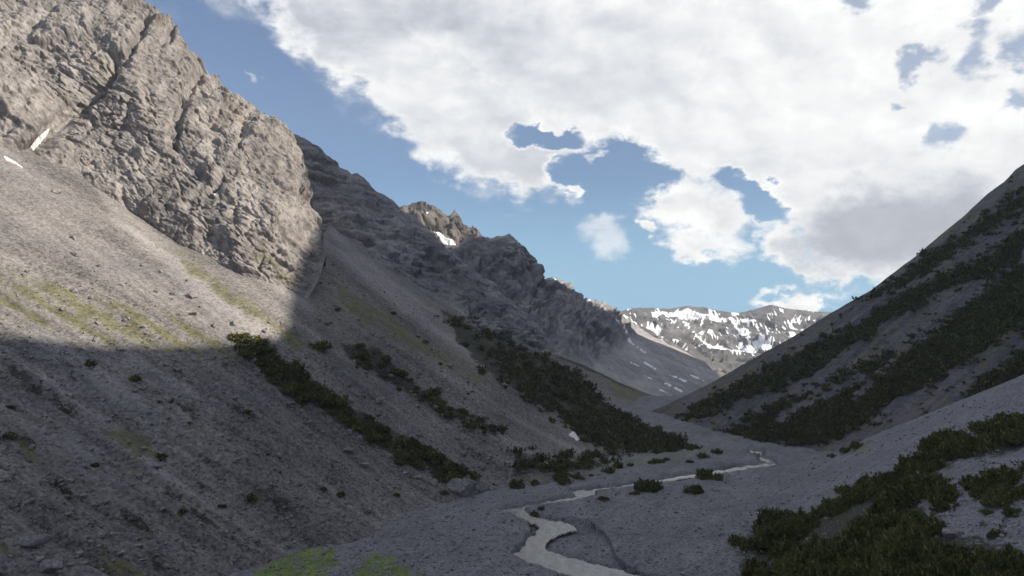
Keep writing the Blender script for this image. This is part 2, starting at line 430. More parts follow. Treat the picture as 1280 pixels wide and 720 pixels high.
# ================================================================ MATERIALS
EXPO = 0.92
class NT:
    """small helper to wire shader nodes"""
    def __init__(self, tree):
        self.t = tree; self.n = tree.nodes; self.l = tree.links
    def node(self, typ, **kw):
        nd = self.n.new(typ)
        for k, v in kw.items(): setattr(nd, k, v)
        return nd
    def put(self, sock, v):
        if isinstance(v, bpy.types.NodeSocket): self.l.new(v, sock)
        elif v is not None:
            try: sock.default_value = v
            except TypeError: sock.default_value = (*v, 1.0)
            except ValueError: sock.default_value = (*v, 1.0)
    def math(self, op, a, b=None, c=None, clamp=False):
        nd = self.node('ShaderNodeMath', operation=op, use_clamp=clamp)
        for s, v in zip(nd.inputs, (a, b, c)): self.put(s, v)
        return nd.outputs[0]
    def vmath(self, op, a, b=None, scale=None):
        nd = self.node('ShaderNodeVectorMath', operation=op)
        self.put(nd.inputs[0], a)
        if b is not None: self.put(nd.inputs[1], b)
        if scale is not None: self.put(nd.inputs['Scale'], scale)
        return nd.outputs['Value'] if op in ('LENGTH', 'DOT_PRODUCT', 'DISTANCE') else nd.outputs[0]
    def step(self, x, a, b, lo=0.0, hi=1.0):
        nd = self.node('ShaderNodeMapRange', interpolation_type='SMOOTHSTEP')
        for s, v in zip(nd.inputs, (x, a, b, lo, hi)): self.put(s, v)
        return nd.outputs[0]
    def noise(self, vec, scale, detail=4.0, rough=.5, out=0, dist=0.0):
        nd = self.node('ShaderNodeTexNoise')
        self.put(nd.inputs['Vector'], vec)
        nd.inputs['Scale'].default_value = scale; nd.inputs['Detail'].default_value = detail
        nd.inputs['Roughness'].default_value = rough; nd.inputs['Distortion'].default_value = dist
        return nd.outputs[out]
    def voro(self, vec, scale, out='Distance', feature='F1'):
        nd = self.node('ShaderNodeTexVoronoi', feature=feature)
        self.put(nd.inputs['Vector'], vec); nd.inputs['Scale'].default_value = scale
        return nd.outputs[out]
    def mix(self, fac, a, b, blend='MIX'):
        nd = self.node('ShaderNodeMix', data_type='RGBA', blend_type=blend)
        self.put(nd.inputs[0], fac); self.put(nd.inputs[6], a); self.put(nd.inputs[7], b)
        return nd.outputs[2]
    def scale_col(self, col, f):
        return self.vmath('SCALE', col, scale=f)
def new_mat(name):
    m = bpy.data.materials.new(name); m.use_nodes = True
    nt = NT(m.node_tree); b = nt.n['Principled BSDF']
    b.inputs['Roughness'].default_value = .95
    b.inputs['Specular IOR Level'].default_value = .2
    return m, nt, b

def terrain_mat(name, ca, cb, big=.03, fine=1.3, stone=1.6, speck=.35, bump=.35, bdist=.25, grass=(.150, .140, .068), grass2=(.095, .096, .045), soil=(.036, .037, .022), warm=None):
    m, nt, bs = new_mat(name)
    co = nt.node('ShaderNodeTexCoord').outputs['Object']
    at = nt.node('ShaderNodeVertexColor', layer_name='mask')
    sep = nt.node('ShaderNodeSeparateColor'); nt.l.new(at.outputs['Color'], sep.inputs[0])
    r, g, b, a = sep.outputs[0], sep.outputs[1], sep.outputs[2], at.outputs['Alpha']
    nb = nt.noise(co, big, 7, .62); nf = nt.noise(co, fine, 9, .72); nm = nt.noise(co, fine*.17, 6, .6)
    col = nt.mix(nt.step(nb, .36, .64), ca, cb)
    if warm is not None: col = nt.mix(nt.math('MULTIPLY', nt.step(nt.noise(co, big*1.7, 5, .6, 0, .8), .56, .74), .6), col, warm)
    vs = nt.node('ShaderNodeSeparateColor'); nt.l.new(nt.voro(co, stone, 'Color'), vs.inputs[0])
    var = nt.math('ADD', nt.math('MULTIPLY', nt.math('SUBTRACT', nf, .5), 1.5*speck/.35), nt.math('MULTIPLY', nt.math('SUBTRACT', vs.outputs[0], .5), speck))
    var = nt.math('ADD', var, nt.math('MULTIPLY', nt.math('SUBTRACT', nm, .5), .5))
    spk = nt.step(nt.voro(co, stone*.55), .02, .16, 1.0, 0.0)
    var = nt.math('ADD', var, nt.math('MULTIPLY', nt.math('MULTIPLY', spk, nt.math('SUBTRACT', vs.outputs[1], .35)), speck*.9))
    var = nt.math('ADD', nt.math('ADD', var, .55), nt.math('MULTIPLY', a, .9))
    col = nt.scale_col(col, nt.math('MAXIMUM', var, .25))
    # grass grows in tufts, scrub soil below the dwarf pines, snow on top
    ng = nt.noise(co, .9, 8, .7)
    gf = nt.step(nt.math('ADD', r, nt.math('MULTIPLY', nt.math('SUBTRACT', ng, .5), 1.5)), .25, .80)
    col = nt.mix(nt.math('MULTIPLY', gf, .86), col, nt.scale_col(nt.mix(nt.step(nt.noise(co, .25, 5, .6), .35, .65), grass, grass2), nt.step(nf, .2, .8, .6, 1.4)))
    sf = nt.step(nt.math('ADD', g, nt.math('MULTIPLY', nt.math('SUBTRACT', nt.noise(co, .5, 7, .7), .5), 1.2)), .35, .65)
    col = nt.mix(nt.math('MULTIPLY', sf, .9), col, nt.scale_col(soil, nt.step(nf, .2, .8, .5, 1.5)))
    wf = nt.step(nt.math('ADD', b, nt.math('MULTIPLY', nt.math('SUBTRACT', nt.noise(co, big*3, 7, .65), .5), .7)), .46, .54)
    col = nt.mix(wf, col, (.80, .82, .86))
    nt.put(bs.inputs['Base Color'], col)
    h = nt.math('ADD', nt.math('MULTIPLY', nf, 1.0), nt.math('MULTIPLY', nt.voro(co, stone), -.45))
    bp = nt.node('ShaderNodeBump'); bp.inputs['Strength'].default_value = bump; bp.inputs['Distance'].default_value = bdist
    nt.l.new(h, bp.inputs['Height']); nt.l.new(bp.outputs[0], bs.inputs['Normal'])
    return m

def foliage_mat(name, c1, c2, c3):
    m, nt, bs = new_mat(name)
    co = nt.node('ShaderNodeTexCoord').outputs['Object']
    rnd = nt.node('ShaderNodeObjectInfo').outputs['Random']
    isl = nt.node('ShaderNodeNewGeometry').outputs['Random Per Island']
    col = nt.mix(nt.step(nt.noise(co, 1.7, 3, .6), .35, .65), c1, c2)
    col = nt.mix(nt.step(isl, .80, 1.0, 0, .7), col, c3)
    col = nt.scale_col(col, nt.math('ADD', .7, nt.math('ADD', nt.math('MULTIPLY', rnd, .45), nt.math('MULTIPLY', isl, .35))))
    nt.put(bs.inputs['Base Color'], col)
    bs.inputs['Roughness'].default_value = .65
    return m
def plain_mat(name, ca, cb, scale, rough=.9, bump=.3, bdist=.1):
    m, nt, bs = new_mat(name)
    co = nt.node('ShaderNodeTexCoord').outputs['Object']
    n = nt.noise(co, scale, 8, .68)
    rnd = nt.node('ShaderNodeObjectInfo').outputs['Random']
    isl = nt.node('ShaderNodeNewGeometry').outputs['Random Per Island']
    col = nt.mix(nt.step(n, .3, .7), ca, cb)
    col = nt.scale_col(col, nt.math('ADD', .72, nt.math('ADD', nt.math('MULTIPLY', rnd, .2), nt.math('MULTIPLY', isl, .4))))
    nt.put(bs.inputs['Base Color'], col); bs.inputs['Roughness'].default_value = rough
    bp = nt.node('ShaderNodeBump'); bp.inputs['Strength'].default_value = bump; bp.inputs['Distance'].default_value = bdist
    nt.l.new(n, bp.inputs['Height']); nt.l.new(bp.outputs[0], bs.inputs['Normal'])
    return m

M = {}
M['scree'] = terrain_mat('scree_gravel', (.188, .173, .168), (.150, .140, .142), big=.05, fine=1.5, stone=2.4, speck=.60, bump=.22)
M['cliff'] = terrain_mat('limestone', (.250, .229, .221), (.178, .163, .160), big=.045, fine=.8, stone=.7, speck=.34, bump=.6, bdist=.45, warm=(.17, .135, .10))
M['layered'] = terrain_mat('layered_limestone', (.275, .258, .258), (.182, .171, .180), big=.045, fine=.8, stone=.6, speck=.4, bump=.7, bdist=.5, warm=(.20, .17, .155))
M['tower'] = terrain_mat('pale_limestone', (.285, .265, .265), (.205, .193, .200), big=.025, fine=.35, stone=.3, speck=.3, bump=.6, bdist=.8)
M['peak'] = terrain_mat('notched_limestone', (.13, .115, .105), (.09, .083, .08), big=.02, fine=.2, stone=.15, speck=.3, bump=.6, bdist=1.2)
M['far'] = terrain_mat('range_rock', (.150, .142, .142), (.108, .103, .106), big=.012, fine=.08, stone=.06, speck=.3, bump=.5, bdist=2.5)
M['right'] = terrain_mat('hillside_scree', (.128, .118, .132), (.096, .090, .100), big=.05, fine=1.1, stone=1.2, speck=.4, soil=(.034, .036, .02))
M['ground'] = terrain_mat('river_gravel', (.172, .168, .188), (.146, .143, .163), big=.09, fine=2.6, stone=2.6, speck=.5, bump=.35, bdist=.15, grass=(.18, .25, .04), grass2=(.11, .165, .03))
M['needles'] = foliage_mat('pine_needles', (.056, .060, .019), (.102, .102, .030), (.22, .195, .065))
M['scrub'] = foliage_mat('scrub_needles', (.048, .052, .019), (.078, .079, .028), (.135, .122, .046))
M['bark'] = plain_mat('bark', (.06, .045, .035), (.10, .08, .06), 9)
M['blade'] = foliage_mat('grass_blades', (.14, .21, .03), (.21, .29, .045), (.26, .27, .08))
M['tuft'] = foliage_mat('dry_tufts', (.055, .055, .022), (.075, .066, .03), (.11, .09, .045))
M['stone'] = plain_mat('grey_stone', (.11, .104, .106), (.30, .285, .28), 1.6)
M['boulder'] = plain_mat('boulder_stone', (.10, .092, .096), (.25, .235, .235), 1.3, bump=.9, bdist=.25)
m, nt, bs = new_mat('old_snow'); M['snow'] = m
co = nt.node('ShaderNodeTexCoord').outputs['Object']
nt.put(bs.inputs['Base Color'], nt.mix(nt.step(nt.noise(co, .5, 8, .7), .35, .7), (.80, .81, .83), (.60, .59, .58)))
m, nt, bs = new_mat('stream_water'); M['water'] = m
co = nt.node('ShaderNodeTexCoord').outputs['Object']
foam = nt.step(nt.noise(nt.vmath('MULTIPLY', co, (1.0, .45, 1.0)), .9, 9, .72), .36, .66)
nt.put(bs.inputs['Base Color'], nt.mix(foam, (.085, .083, .081), (.20, .195, .187)))
bs.inputs['Roughness'].default_value = .25; bs.inputs['Specular IOR Level'].default_value = .8; bs.inputs['IOR'].default_value = 1.4
bp = nt.node('ShaderNodeBump'); bp.inputs['Strength'].default_value = .30; bp.inputs['Distance'].default_value = .05
nt.l.new(nt.noise(co, 4.5, 6, .65), bp.inputs['Height']); nt.l.new(bp.outputs[0], bs.inputs['Normal'])
# ================================================================ SKY, SUN, CAMERA
SKY = 0.051
def azel(px, py):
    d = unproject(px, py, 1.0); d = d/np.linalg.norm(d)
    return math.atan2(d[0], d[1]), math.asin(d[2])
def build_world():
    w = bpy.data.worlds.new('World'); SC.world = w; w.use_nodes = True
    nt = NT(w.node_tree); nt.n.clear()
    out = nt.node('ShaderNodeOutputWorld')
    sky = nt.node('ShaderNodeTexSky', sky_type='NISHITA', sun_disc=False, sun_elevation=SUN_EL, sun_rotation=SUN_AZ)
    sky.altitude = 1500; sky.air_density = 1.0; sky.dust_density = 0.0; sky.ozone_density = 2.0
    bg = nt.node('ShaderNodeBackground'); bg.inputs[1].default_value = SKY
    d = nt.node('ShaderNodeTexCoord').outputs['Generated']
    d = nt.vmath('NORMALIZE', d)
    sp = nt.node('ShaderNodeSeparateXYZ'); nt.l.new(d, sp.inputs[0])
    x, y, z = sp.outputs
    az = nt.math('ARCTAN2', x, y); el = nt.math('ARCSINE', z)
    # moist air whitens the lowest sky to a soft blue
    low = nt.step(el, .21, .0, 0.0, .95)
    nt.put(bg.inputs[0], nt.vmath('MULTIPLY', nt.mix(low, sky.outputs[0], (4.2, 6.2, 7.5)), (.80, .99, 1.14)))
    # coordinates for the fractal detail: flattened towards the horizon
    q = nt.vmath('MULTIPLY', d, (1.0, 1.0, 1.55))
    def warp(sc, det):
        wn = nt.node('ShaderNodeTexNoise'); nt.l.new(q, wn.inputs['Vector']); wn.inputs['Scale'].default_value = sc; wn.inputs['Detail'].default_value = det; wn.inputs['Roughness'].default_value = .6
        return nt.vmath('SUBTRACT', wn.outputs['Color'], (.5, .5, .5))
    cb = nt.node('ShaderNodeCombineXYZ'); nt.l.new(az, cb.inputs[0]); nt.l.new(el, cb.inputs[1])
    p = nt.vmath('ADD', cb.outputs[0], nt.vmath('MULTIPLY', warp(7.0, 3), (.10, .08, 0)))
    p = nt.vmath('ADD', p, nt.vmath('MULTIPLY', warp(26.0, 9), (.075, .065, 0)))
    pw = nt.vmath('MULTIPLY', p, (1, 1, 0))
    def blob(cx, cy, rx, ry, rot=0, base=None):
        a, e = azel(cx, cy); k = math.cos(e)
        mp = nt.node('ShaderNodeMapping', vector_type='TEXTURE')
        nt.l.new(base or pw, mp.inputs['Vector'])
        mp.inputs['Location'].default_value = (a, e, 0)
        mp.inputs['Rotation'].default_value = (0, 0, -math.radians(rot))
        mp.inputs['Scale'].default_value = (rx/F*math.cos(a)*1.0, ry/F*math.cos(a), 1)
        return nt.math('SUBTRACT', 1.0, nt.vmath('LENGTH', mp.outputs[0]))
    def many(lst, base=None):
        v = None
        for b in lst:
            o = blob(*b, base=base)
            v = o if v is None else nt.math('MAXIMUM', v, o)
        return v
    deck = many([(470,55,205,75,38), (565,135,180,78,30), (640,195,95,52,12), (820,50,360,150,8), (1010,160,280,135,12), (1130,258,150,98,12), (1240,80,260,230,0), (560,-60,300,130,10), (1075,318,70,40,25),
                 (700,-160,900,170,0)])
    deck = nt.math('MULTIPLY', deck, 2.2)
    small = many([(858,254,70,40,32), (905,280,48,42,20), (872,311,46,17,12), (800,236,15,10,30), (822,290,13,12,0), (985,305,36,26,30), (1012,334,34,15,28), (742,195,20,20,0), (712,241,20,12,0)])
    small = nt.math('MULTIPLY', small, 1.05)
    lens = nt.math('MULTIPLY', blob(995, 371, 46, 9, 0), .8)
    gaps = many([(672,169,42,15,-6), (790,208,56,33,30), (712,215,34,20,20), (938,240,52,18,32)])
    holes = many([(1190,172,32,20,-10), (1062,14,40,17,25), (1228,66,24,34,10), (1276,55,20,26,0), (1272,122,22,24,0), (1150,82,26,14,0), (1232,8,24,18,0), (1130,130,18,12,0)])
    # everywhere outside the surveyed window: broken fair weather cloud
    gen = nt.math('MULTIPLY', nt.math('SUBTRACT', nt.noise(q, 1.6, 5, .55), .51), 4.0)
    away = nt.step(nt.math('MAXIMUM', nt.math('ABSOLUTE', az), nt.math('MULTIPLY', el, 1.35)), .75, 1.0)
    D = nt.math('MAXIMUM', deck, small)
    D = nt.math('SUBTRACT', D, nt.math('MULTIPLY', nt.math('MAXIMUM', nt.math('ADD', gaps, .35), 0.0), 1.7))
    D = nt.math('MAXIMUM', D, lens)
    D = nt.math('ADD', nt.math('MULTIPLY', D, nt.math('SUBTRACT', 1.0, away)), nt.math('MULTIPLY', gen, away))
    f1 = nt.math('SUBTRACT', nt.noise(q, 15, 11, .60, 0, .15), .5)
    f2 = nt.math('SUBTRACT', nt.noise(q, 42, 8, .62), .5)
    def billow(vec, sc=17.0):
        vo = nt.node('ShaderNodeTexVoronoi'); vo.inputs['Scale'].default_value = sc; vo.inputs['Detail'].default_value = 3.0; vo.inputs['Roughness'].default_value = .55
        vo.inputs['Lacunarity'].default_value = 2.3; vo.normalize = True
        nt.put(vo.inputs['Vector'], vec)
        return nt.math('SUBTRACT', .36, vo.outputs['Distance'])
    qb = nt.vmath('ADD', q, nt.vmath('MULTIPLY', warp(20.0, 4), (.03, .03, .03)))
    bil = billow(qb)
    Dn = nt.math('ADD', D, nt.math('ADD', nt.math('MULTIPLY', f1, .85), nt.math('ADD', nt.math('MULTIPLY', f2, .40), nt.math('MULTIPLY', bil, 1.5))))
    alpha = nt.step(Dn, -.15, .60)
    hol = nt.step(nt.math('ADD', holes, nt.math('ADD', nt.math('MULTIPLY', f1, 1.6), nt.math('MULTIPLY', f2, .9))), -.05, .75)
    alpha = nt.math('MULTIPLY', alpha, nt.math('SUBTRACT', 1.0, nt.math('MULTIPLY', hol, .72)))
    faint = nt.math('MAXIMUM', nt.math('MULTIPLY', nt.step(blob(757, 299, 36, 22, 15), .0, .7), .55), nt.math('MULTIPLY', nt.step(blob(331, 107, 13, 9, 0), 0, .8), .35))
    alpha = nt.math('MAXIMUM', alpha, faint)
    fringe = nt.math('MULTIPLY', nt.step(nt.math('ADD', D, nt.math('ADD', nt.math('MULTIPLY', f1, 2.4), nt.math('MULTIPLY', f2, .8))), -.35, .9), .55)
    alpha = nt.math('MAXIMUM', alpha, nt.math('MULTIPLY', fringe, nt.math('SUBTRACT', 1.0, nt.math('MULTIPLY', hol, .9))))
    # lit side of each puff: compare the density a little towards the sun
    so = (SDIR[0]*.02, SDIR[1]*.02, .022)
    f1s = nt.math('SUBTRACT', nt.noise(nt.vmath('ADD', q, so), 15, 6, .60, 0, .15), .5)
    relief = nt.math('SUBTRACT', nt.noise(q, 15, 6, .6, 0, .15), nt.math('ADD', f1s, .5))
    thick = nt.step(nt.math('ADD', D, nt.math('MULTIPLY', f1, 1.1)), .10, 1.0)
    broad = nt.noise(q, 4.2, 5, .55, 0, .3)
    g = nt.math('MULTIPLY', thick, nt.step(broad, .33, .62, .15, 1.0))
    dark = nt.step(nt.math('ADD', blob(1112, 288, 150, 76, -4), nt.math('MULTIPLY', f1, .5)), .0, .6)
    left = nt.step(az, .45, -.30)                         # clouds towards the sun are brighter
    val = nt.math('SUBTRACT', 1.0, nt.math('MULTIPLY', g, nt.math('ADD', .17, nt.math('MULTIPLY', left, .30))))
    sof = (SDIR[0]*.04, SDIR[1]*.04, .045)
    qw = nt.vmath('ADD', q, nt.vmath('MULTIPLY', warp(9.0, 3), (.08, .08, .08)))
    big = nt.math('SUBTRACT', billow(qw, 6.5), billow(nt.vmath('ADD', qw, sof), 6.5))
    brel = nt.math('SUBTRACT', bil, billow(nt.vmath('ADD', qb, (SDIR[0]*.016, SDIR[1]*.016, .018))))
    val = nt.math('ADD', val, nt.math('ADD', nt.math('MULTIPLY', relief, .20), nt.math('ADD', nt.math('MULTIPLY', brel, .36), nt.math('MULTIPLY', big, .38))))
    val = nt.math('MULTIPLY', val, nt.math('SUBTRACT', 1.0, nt.math('MULTIPLY', dark, .50)))
    val = nt.math('SUBTRACT', val, nt.math('MULTIPLY', left, .06))
    tint = nt.mix(nt.step(val, .45, .95), (.93, .96, 1.05), (1.0, .995, .97))
    cl = nt.node('ShaderNodeBackground'); nt.put(cl.inputs[0], tint)
    nt.put(cl.inputs[1], nt.math('MULTIPLY', nt.math('MAXIMUM', val, .3), 1.21/2**EXPO))
    ms = nt.node('ShaderNodeMixShader'); nt.put(ms.inputs[0], alpha)
    nt.l.new(bg.outputs[0], ms.inputs[1]); nt.l.new(cl.outputs[0], ms.inputs[2])
    nt.l.new(ms.outputs[0], out.inputs['Surface'])
build_world()
sun = bpy.data.lights.new('sun', 'SUN'); sun.energy = 4.7; sun.angle = math.radians(.55); sun.color = (1.0, .915, .77)
so_ = bpy.data.objects.new('sun', sun); COL.objects.link(so_)
so_.rotation_euler = Vector(SDIR).to_track_quat('Z', 'Y').to_euler(); so_.location = (300, -100, 400)
cam = bpy.data.cameras.new('camera'); co_ = bpy.data.objects.new('camera', cam); COL.objects.link(co_); SC.camera = co_
cam.sensor_width = 36; cam.lens = 36*F/1280; cam.clip_start = .5; cam.clip_end = 30000; co_.rotation_euler = (math.pi/2 + PITCH, 0, 0)
vs = SC.view_settings
vs.view_transform = 'Standard'; vs.look = 'None'; vs.exposure = EXPO; vs.gamma = 1.0; vs.use_curve_mapping = False
SC.cycles.max_bounces = 5; SC.cycles.diffuse_bounces = 3; SC.cycles.glossy_bounces = 2; SC.cycles.transparent_max_bounces = 6
SC.cycles.use_adaptive_sampling = True; SC.cycles.adaptive_threshold = .015; SC.cycles.use_denoising = True
# ================================================================ THE SETTING
L = make_layers()
def streaks(px, py, s=3.0, l=40.0, o=3, off=0.0):
    c, r = fall_coord(px, py)
    return fbm(np.stack([c/s, r/l, c*0+off], -1), o)
def mask_scree(l):
    px, py = l.pxf, l.pyf
    c, r = fall_coord(px, py)
    st = streaks(px, py, 2.2, 42, 4); st2 = streaks(px, py, 7, 60, 3, 4.0)
    soft = lambda poly, s=10, w=9, k=0: pmask(px, py, poly, s, w, k)
    gr = np.zeros(px.shape)
    for poly, v, s in [([(-160,318),(0,337),(60,352),(140,368),(215,400),(300,432),(345,462),(250,452),(100,428),(0,398),(-160,370)], .95, 20),
                       ([(186,298),(232,318),(300,366),(352,398),(400,438),(360,440),(330,405),(262,362)], .95, 11),
                       ([(398,335),(470,385),(560,436),(640,492),(590,480),(520,446),(430,398)], .8, 12), ([(380,320),(420,380),(470,430),(420,440),(385,390)], .45, 12),
                       ([(520,372),(580,405),(640,430),(690,462),(640,440),(560,408)], .62, 6), ([(90,598),(122,600),(120,612),(90,610)], .7, 4), ([(155,652),(214,643),(205,662),(170,668)], .6, 5),
                       ([(0,512),(60,518),(85,530),(20,528)], .6, 5), ([(640,590),(740,575),(800,560),(860,560),(860,590),(700,612),(600,618)], .45, 10), ([(480,655),(560,640),(600,618),(520,650)], .35, 8)]:
        gr = np.maximum(gr, v*soft(poly, s))
    gr = gr*(.60 + 1.3*st + .5*n2(px, py, 22, 3, 1.7))
    gr = np.maximum(gr, .80*sstep(.08, .40, fbm(np.stack([c/9., r/22., c*0+8], -1), 4))*sstep(430, 500, py)*sstep(420, 330, px))
    gr = gr + .16*sstep(330, 420, px)*sstep(300, 340, py)*sstep(700, 500, px)
    dk = np.zeros(px.shape)
    for poly, v, s in [([(285,412),(330,425),(380,472),(440,512),(500,542),(560,574),(600,602),(575,610),(540,600),(480,566),(420,530),(350,490),(300,448)], .8, 6),
                       ([(420,424),(470,438),(520,480),(570,508),(632,538),(620,550),(560,526),(500,486),(440,452)], .7, 6),
                       ([(545,392),(640,423),(722,470),(755,505),(784,522),(837,540),(870,560),(800,572),(740,556),(690,518),(640,492),(590,452)], .85, 9),
                       ([(640,566),(700,572),(770,560),(860,560),(740,592),(690,600),(640,598)], .55, 8), ([(380,470),(440,520),(540,570),(520,540),(430,480)], .25, 14)]:
        dk = np.maximum(dk, v*soft(poly, s, 8, 3))
    # dull soil and brown plants scattered over the shaded lower slope
    dk = np.maximum(dk, .58*sstep(.02, .4, fbm(np.stack([c/5., r/11., c*0+2], -1), 4))*sstep(420, 470, py)*sstep(420, 330, px))
    a = .5 + .62*st + .50*st2
    a = a + .32*pmask(px, py, [(40,455),(95,478),(160,535),(215,588),(262,640),(240,632),(180,585),(110,520),(55,485)], 6, 6, 2) + .22*pmask(px, py, [(110,470),(170,500),(240,560),(300,610),(280,610),(210,560),(140,500)], 6, 6, 5)
    a = a + .45*pmask(px, py, [(110,215),(200,295),(300,372),(350,412),(352,432),(318,420),(230,362),(150,290)], 10, 5)      # pale runnel
    a = a + .30*pmask(px, py, [(412,292),(470,340),(560,410),(640,470),(600,455),(500,395),(430,330)], 8, 5)
    a = a - .12*sstep(440, 700, py)
    return np.stack([gr, dk, px*0, a], -1)
def mask_cliff(l):
    px, py = l.pxf, l.pyf
    P = l.full
    gr = .55*pmask(px, py, [(330,300),(360,330),(385,350),(350,345),(310,320)], 8) + .40*pmask(px, py, [(180,290),(230,300),(300,345),(345,370),(250,340)], 8)
    gr += .32*sstep(.15, .5, fbm(P/25.+3, 4))*sstep(120, 300, py)
    st = fbm(np.stack([(px*.8+py*.45)/9., (py*.8-px*.5)/60., px*0], -1), 4)      # bedding that dips across the face
    sn = .55*pmask(px, py, [(60,160),(72,152),(50,180),(34,196),(40,178)], 2, 3)
    sn = np.maximum(sn, .55*pmask(px, py, [(262,238),(272,226),(268,240)], 1.5, 2))
    a = .5 + .50*st + .30*fbm(np.stack([px/14., py/70., px*0+6], -1), 4) + .25*fbm(P/30., 3)
    return np.stack([gr, px*0, sn, a], -1)
def mask_layered(l):
    px, py = l.pxf, l.pyf
    P = l.full
    st = fbm(np.stack([P[..., 2]/2.2 + .12*P[..., 0]/2.2, P[..., 0]/70., px*0], -1), 4)
    gr = .45*pmask(px, py, [(560,395),(640,425),(690,452),(640,440)], 6)
    a = .5 + .45*st + .3*fbm(P/25., 3)
    return np.stack([gr, px*0, px*0, a], -1)
def mask_spur(l):
    px, py = l.pxf, l.pyf
    gr = .75*pmask(px, py, [(752,482),(778,481),(814,494),(836,500),(800,508),(770,500)], 5, 4) + .45*pmask(px, py, [(672,436),(738,465),(778,484),(740,480),(690,456)], 4)
    dk = .8*pmask(px, py, [(668,432),(720,454),(790,486),(814,495),(790,490),(730,466)], 3, 3)
    sn = .9*pmask(px, py, [(792,508),(808,507),(806,513),(794,513)], 2, 3)
    return np.stack([gr, dk, sn, .5 + .4*streaks(px, py)], -1)
def mask_tower(l):
    px, py = l.pxf, l.pyf
    P = l.full
    rock = sstep(22, -8, py - np.interp(px, [520,600,660,690,740,800,905], [360,395,432,430,440,400,430]))
    sn = np.zeros(px.shape)
    for pts, w in [([(776,396),(790,404)], 2.2), ([(764,406),(782,420)], 1.5), ([(786,424),(806,440)], 1.6), ([(788,452),(798,458)], 1.5), ([(806,452),(822,462)], 1.8), ([(806,470),(814,475)], 1.4), ([(842,470),(856,477)], 1.6),
                   ([(864,466),(880,475)], 1.8), ([(832,480),(852,490)], 1.8), ([(719,386),(723,396)], 1.4), ([(696,408),(706,416)], 1.2), ([(680,349),(690,351)], 1.6), ([(725,377),(735,379)], 1.6), ([(836,470),(862,478)], 1.0), ([(824,488),(838,494)], 1.2)]:
        sn = np.maximum(sn, .95*np.exp(-(line_d(px+2*n2(px, py, 7, 2), py, pts)/w/.9)**2))
    sn = sn*sstep(-.35, .05, n2(px, py, 4, 3, 2.2))
    gr = .35*sstep(.1, .4, fbm(P/40., 3))*(1-rock)
    a = .5 + .35*fbm(np.stack([P[..., 0]/6., P[..., 2]/30., px*0], -1), 4) + (1-rock)*(.32 + .2*fbm(np.stack([(P[..., 1]*.6 - P[..., 0]*.3)/8., P[..., 2]/50., px*0], -1), 3))
    return np.stack([gr, px*0, sn, a], -1)
def mask_peak(l):
    px, py = l.pxf, l.pyf
    sn = .95*pmask(px, py, [(536,288),(548,298),(560,304),(574,307),(570,313),(556,309),(544,301)], 2, 3) + .8*pmask(px, py, [(531,272),(536,276),(534,280)], 1.5, 2) + .5*sstep(.25, .5, fbm(l.full/14., 3))*sstep(285, 265, py)
    return np.stack([px*0, px*0, sn, .5 + .4*fbm(l.full/20., 4)], -1)
def mask_far(l):
    px, py = l.pxf, l.pyf
    P = l.full
    # snow lies in thin streaks down the gullies, in rounded hollows and along the crest
    q1 = np.stack([(px + .55*py)/3.2, (py - .5*px)/15., px*0], -1); q2 = np.stack([(px - .7*py)/3.5, (py + .5*px)/14., px*0+9], -1)
    side = sstep(-.15, .15, n2(px, py, 60, 2, 3.3))
    st = fbm(q1, 4, .55)*side + fbm(q2, 4, .55)*(1-side)
    hol = fbm(np.stack([px/17., py/9., px*0+4], -1), 4, .55)
    zone = np.maximum.reduce([.22*pmask(px, py, [(740,384),(1040,384),(1045,420),(960,450),(880,448),(800,425),(745,405)], 8, 8),
        .72*pmask(px, py, [(866,421),(900,427),(930,433),(965,434),(955,441),(905,445),(880,436)], 4, 9), .62*pmask(px, py, [(812,391),(850,389),(900,394),(945,400),(940,403),(880,401),(830,398)], 3, 7),
        .55*pmask(px, py, [(918,407),(938,408),(940,424),(922,419)], 4, 8), .55*pmask(px, py, [(982,416),(1000,414),(992,428)], 3, 5), .60*pmask(px, py, [(806,405),(826,410),(824,416),(808,412)], 2, 5), .45*pmask(px, py, [(955,398),(985,402),(1010,408),(980,410)], 3, 6)])
    sn = zone + .80*st + .62*hol + .0
    sn = np.where(zone > .05, sn, 0)
    sn -= .8*sstep(446, 462, py)
    gr = .45*sstep(440, 480, py)
    return np.stack([gr, px*0, np.clip(sn*1.1 + .05, 0, 1), .5 + .4*fbm(P/60., 4)], -1)
R_DARK = [([(842,527),(900,492),(1000,441),(1130,372),(1290,288),(1290,322),(1180,366),(1100,412),(1030,456),(950,497),(885,526)], .9),
          ([(902,547),(960,511),(1040,482),(1130,438),(1290,322),(1460,200),(1460,330),(1290,402),(1180,470),(1110,500),(1060,545),(990,560),(930,556)], .95),
          ([(1215,492),(1290,432),(1400,380),(1400,440),(1290,476),(1230,500)], .85), ([(1075,376),(1130,340),(1290,232),(1400,150),(1400,180),(1290,262),(1130,362)], .6)]
R_BARE = [([(1060,512),(1072,490),(1100,462),(1150,420),(1200,385),(1205,390),(1160,428),(1112,470),(1082,500)], 1.0), ([(960,528),(1000,500),(1080,468),(1100,470),(1020,510),(975,536)], .9)]
def right_dark(px, py):
    dk = np.zeros(np.shape(px))
    for i, (poly, v) in enumerate(R_DARK): dk = np.maximum(dk, v*pmask(px, py, poly, 7, 12, i*2.0))
    for i, (poly, v) in enumerate(R_BARE): dk = dk*(1 - .9*pmask(px, py, poly, 4, 7, i*3.0, 18))
    return dk
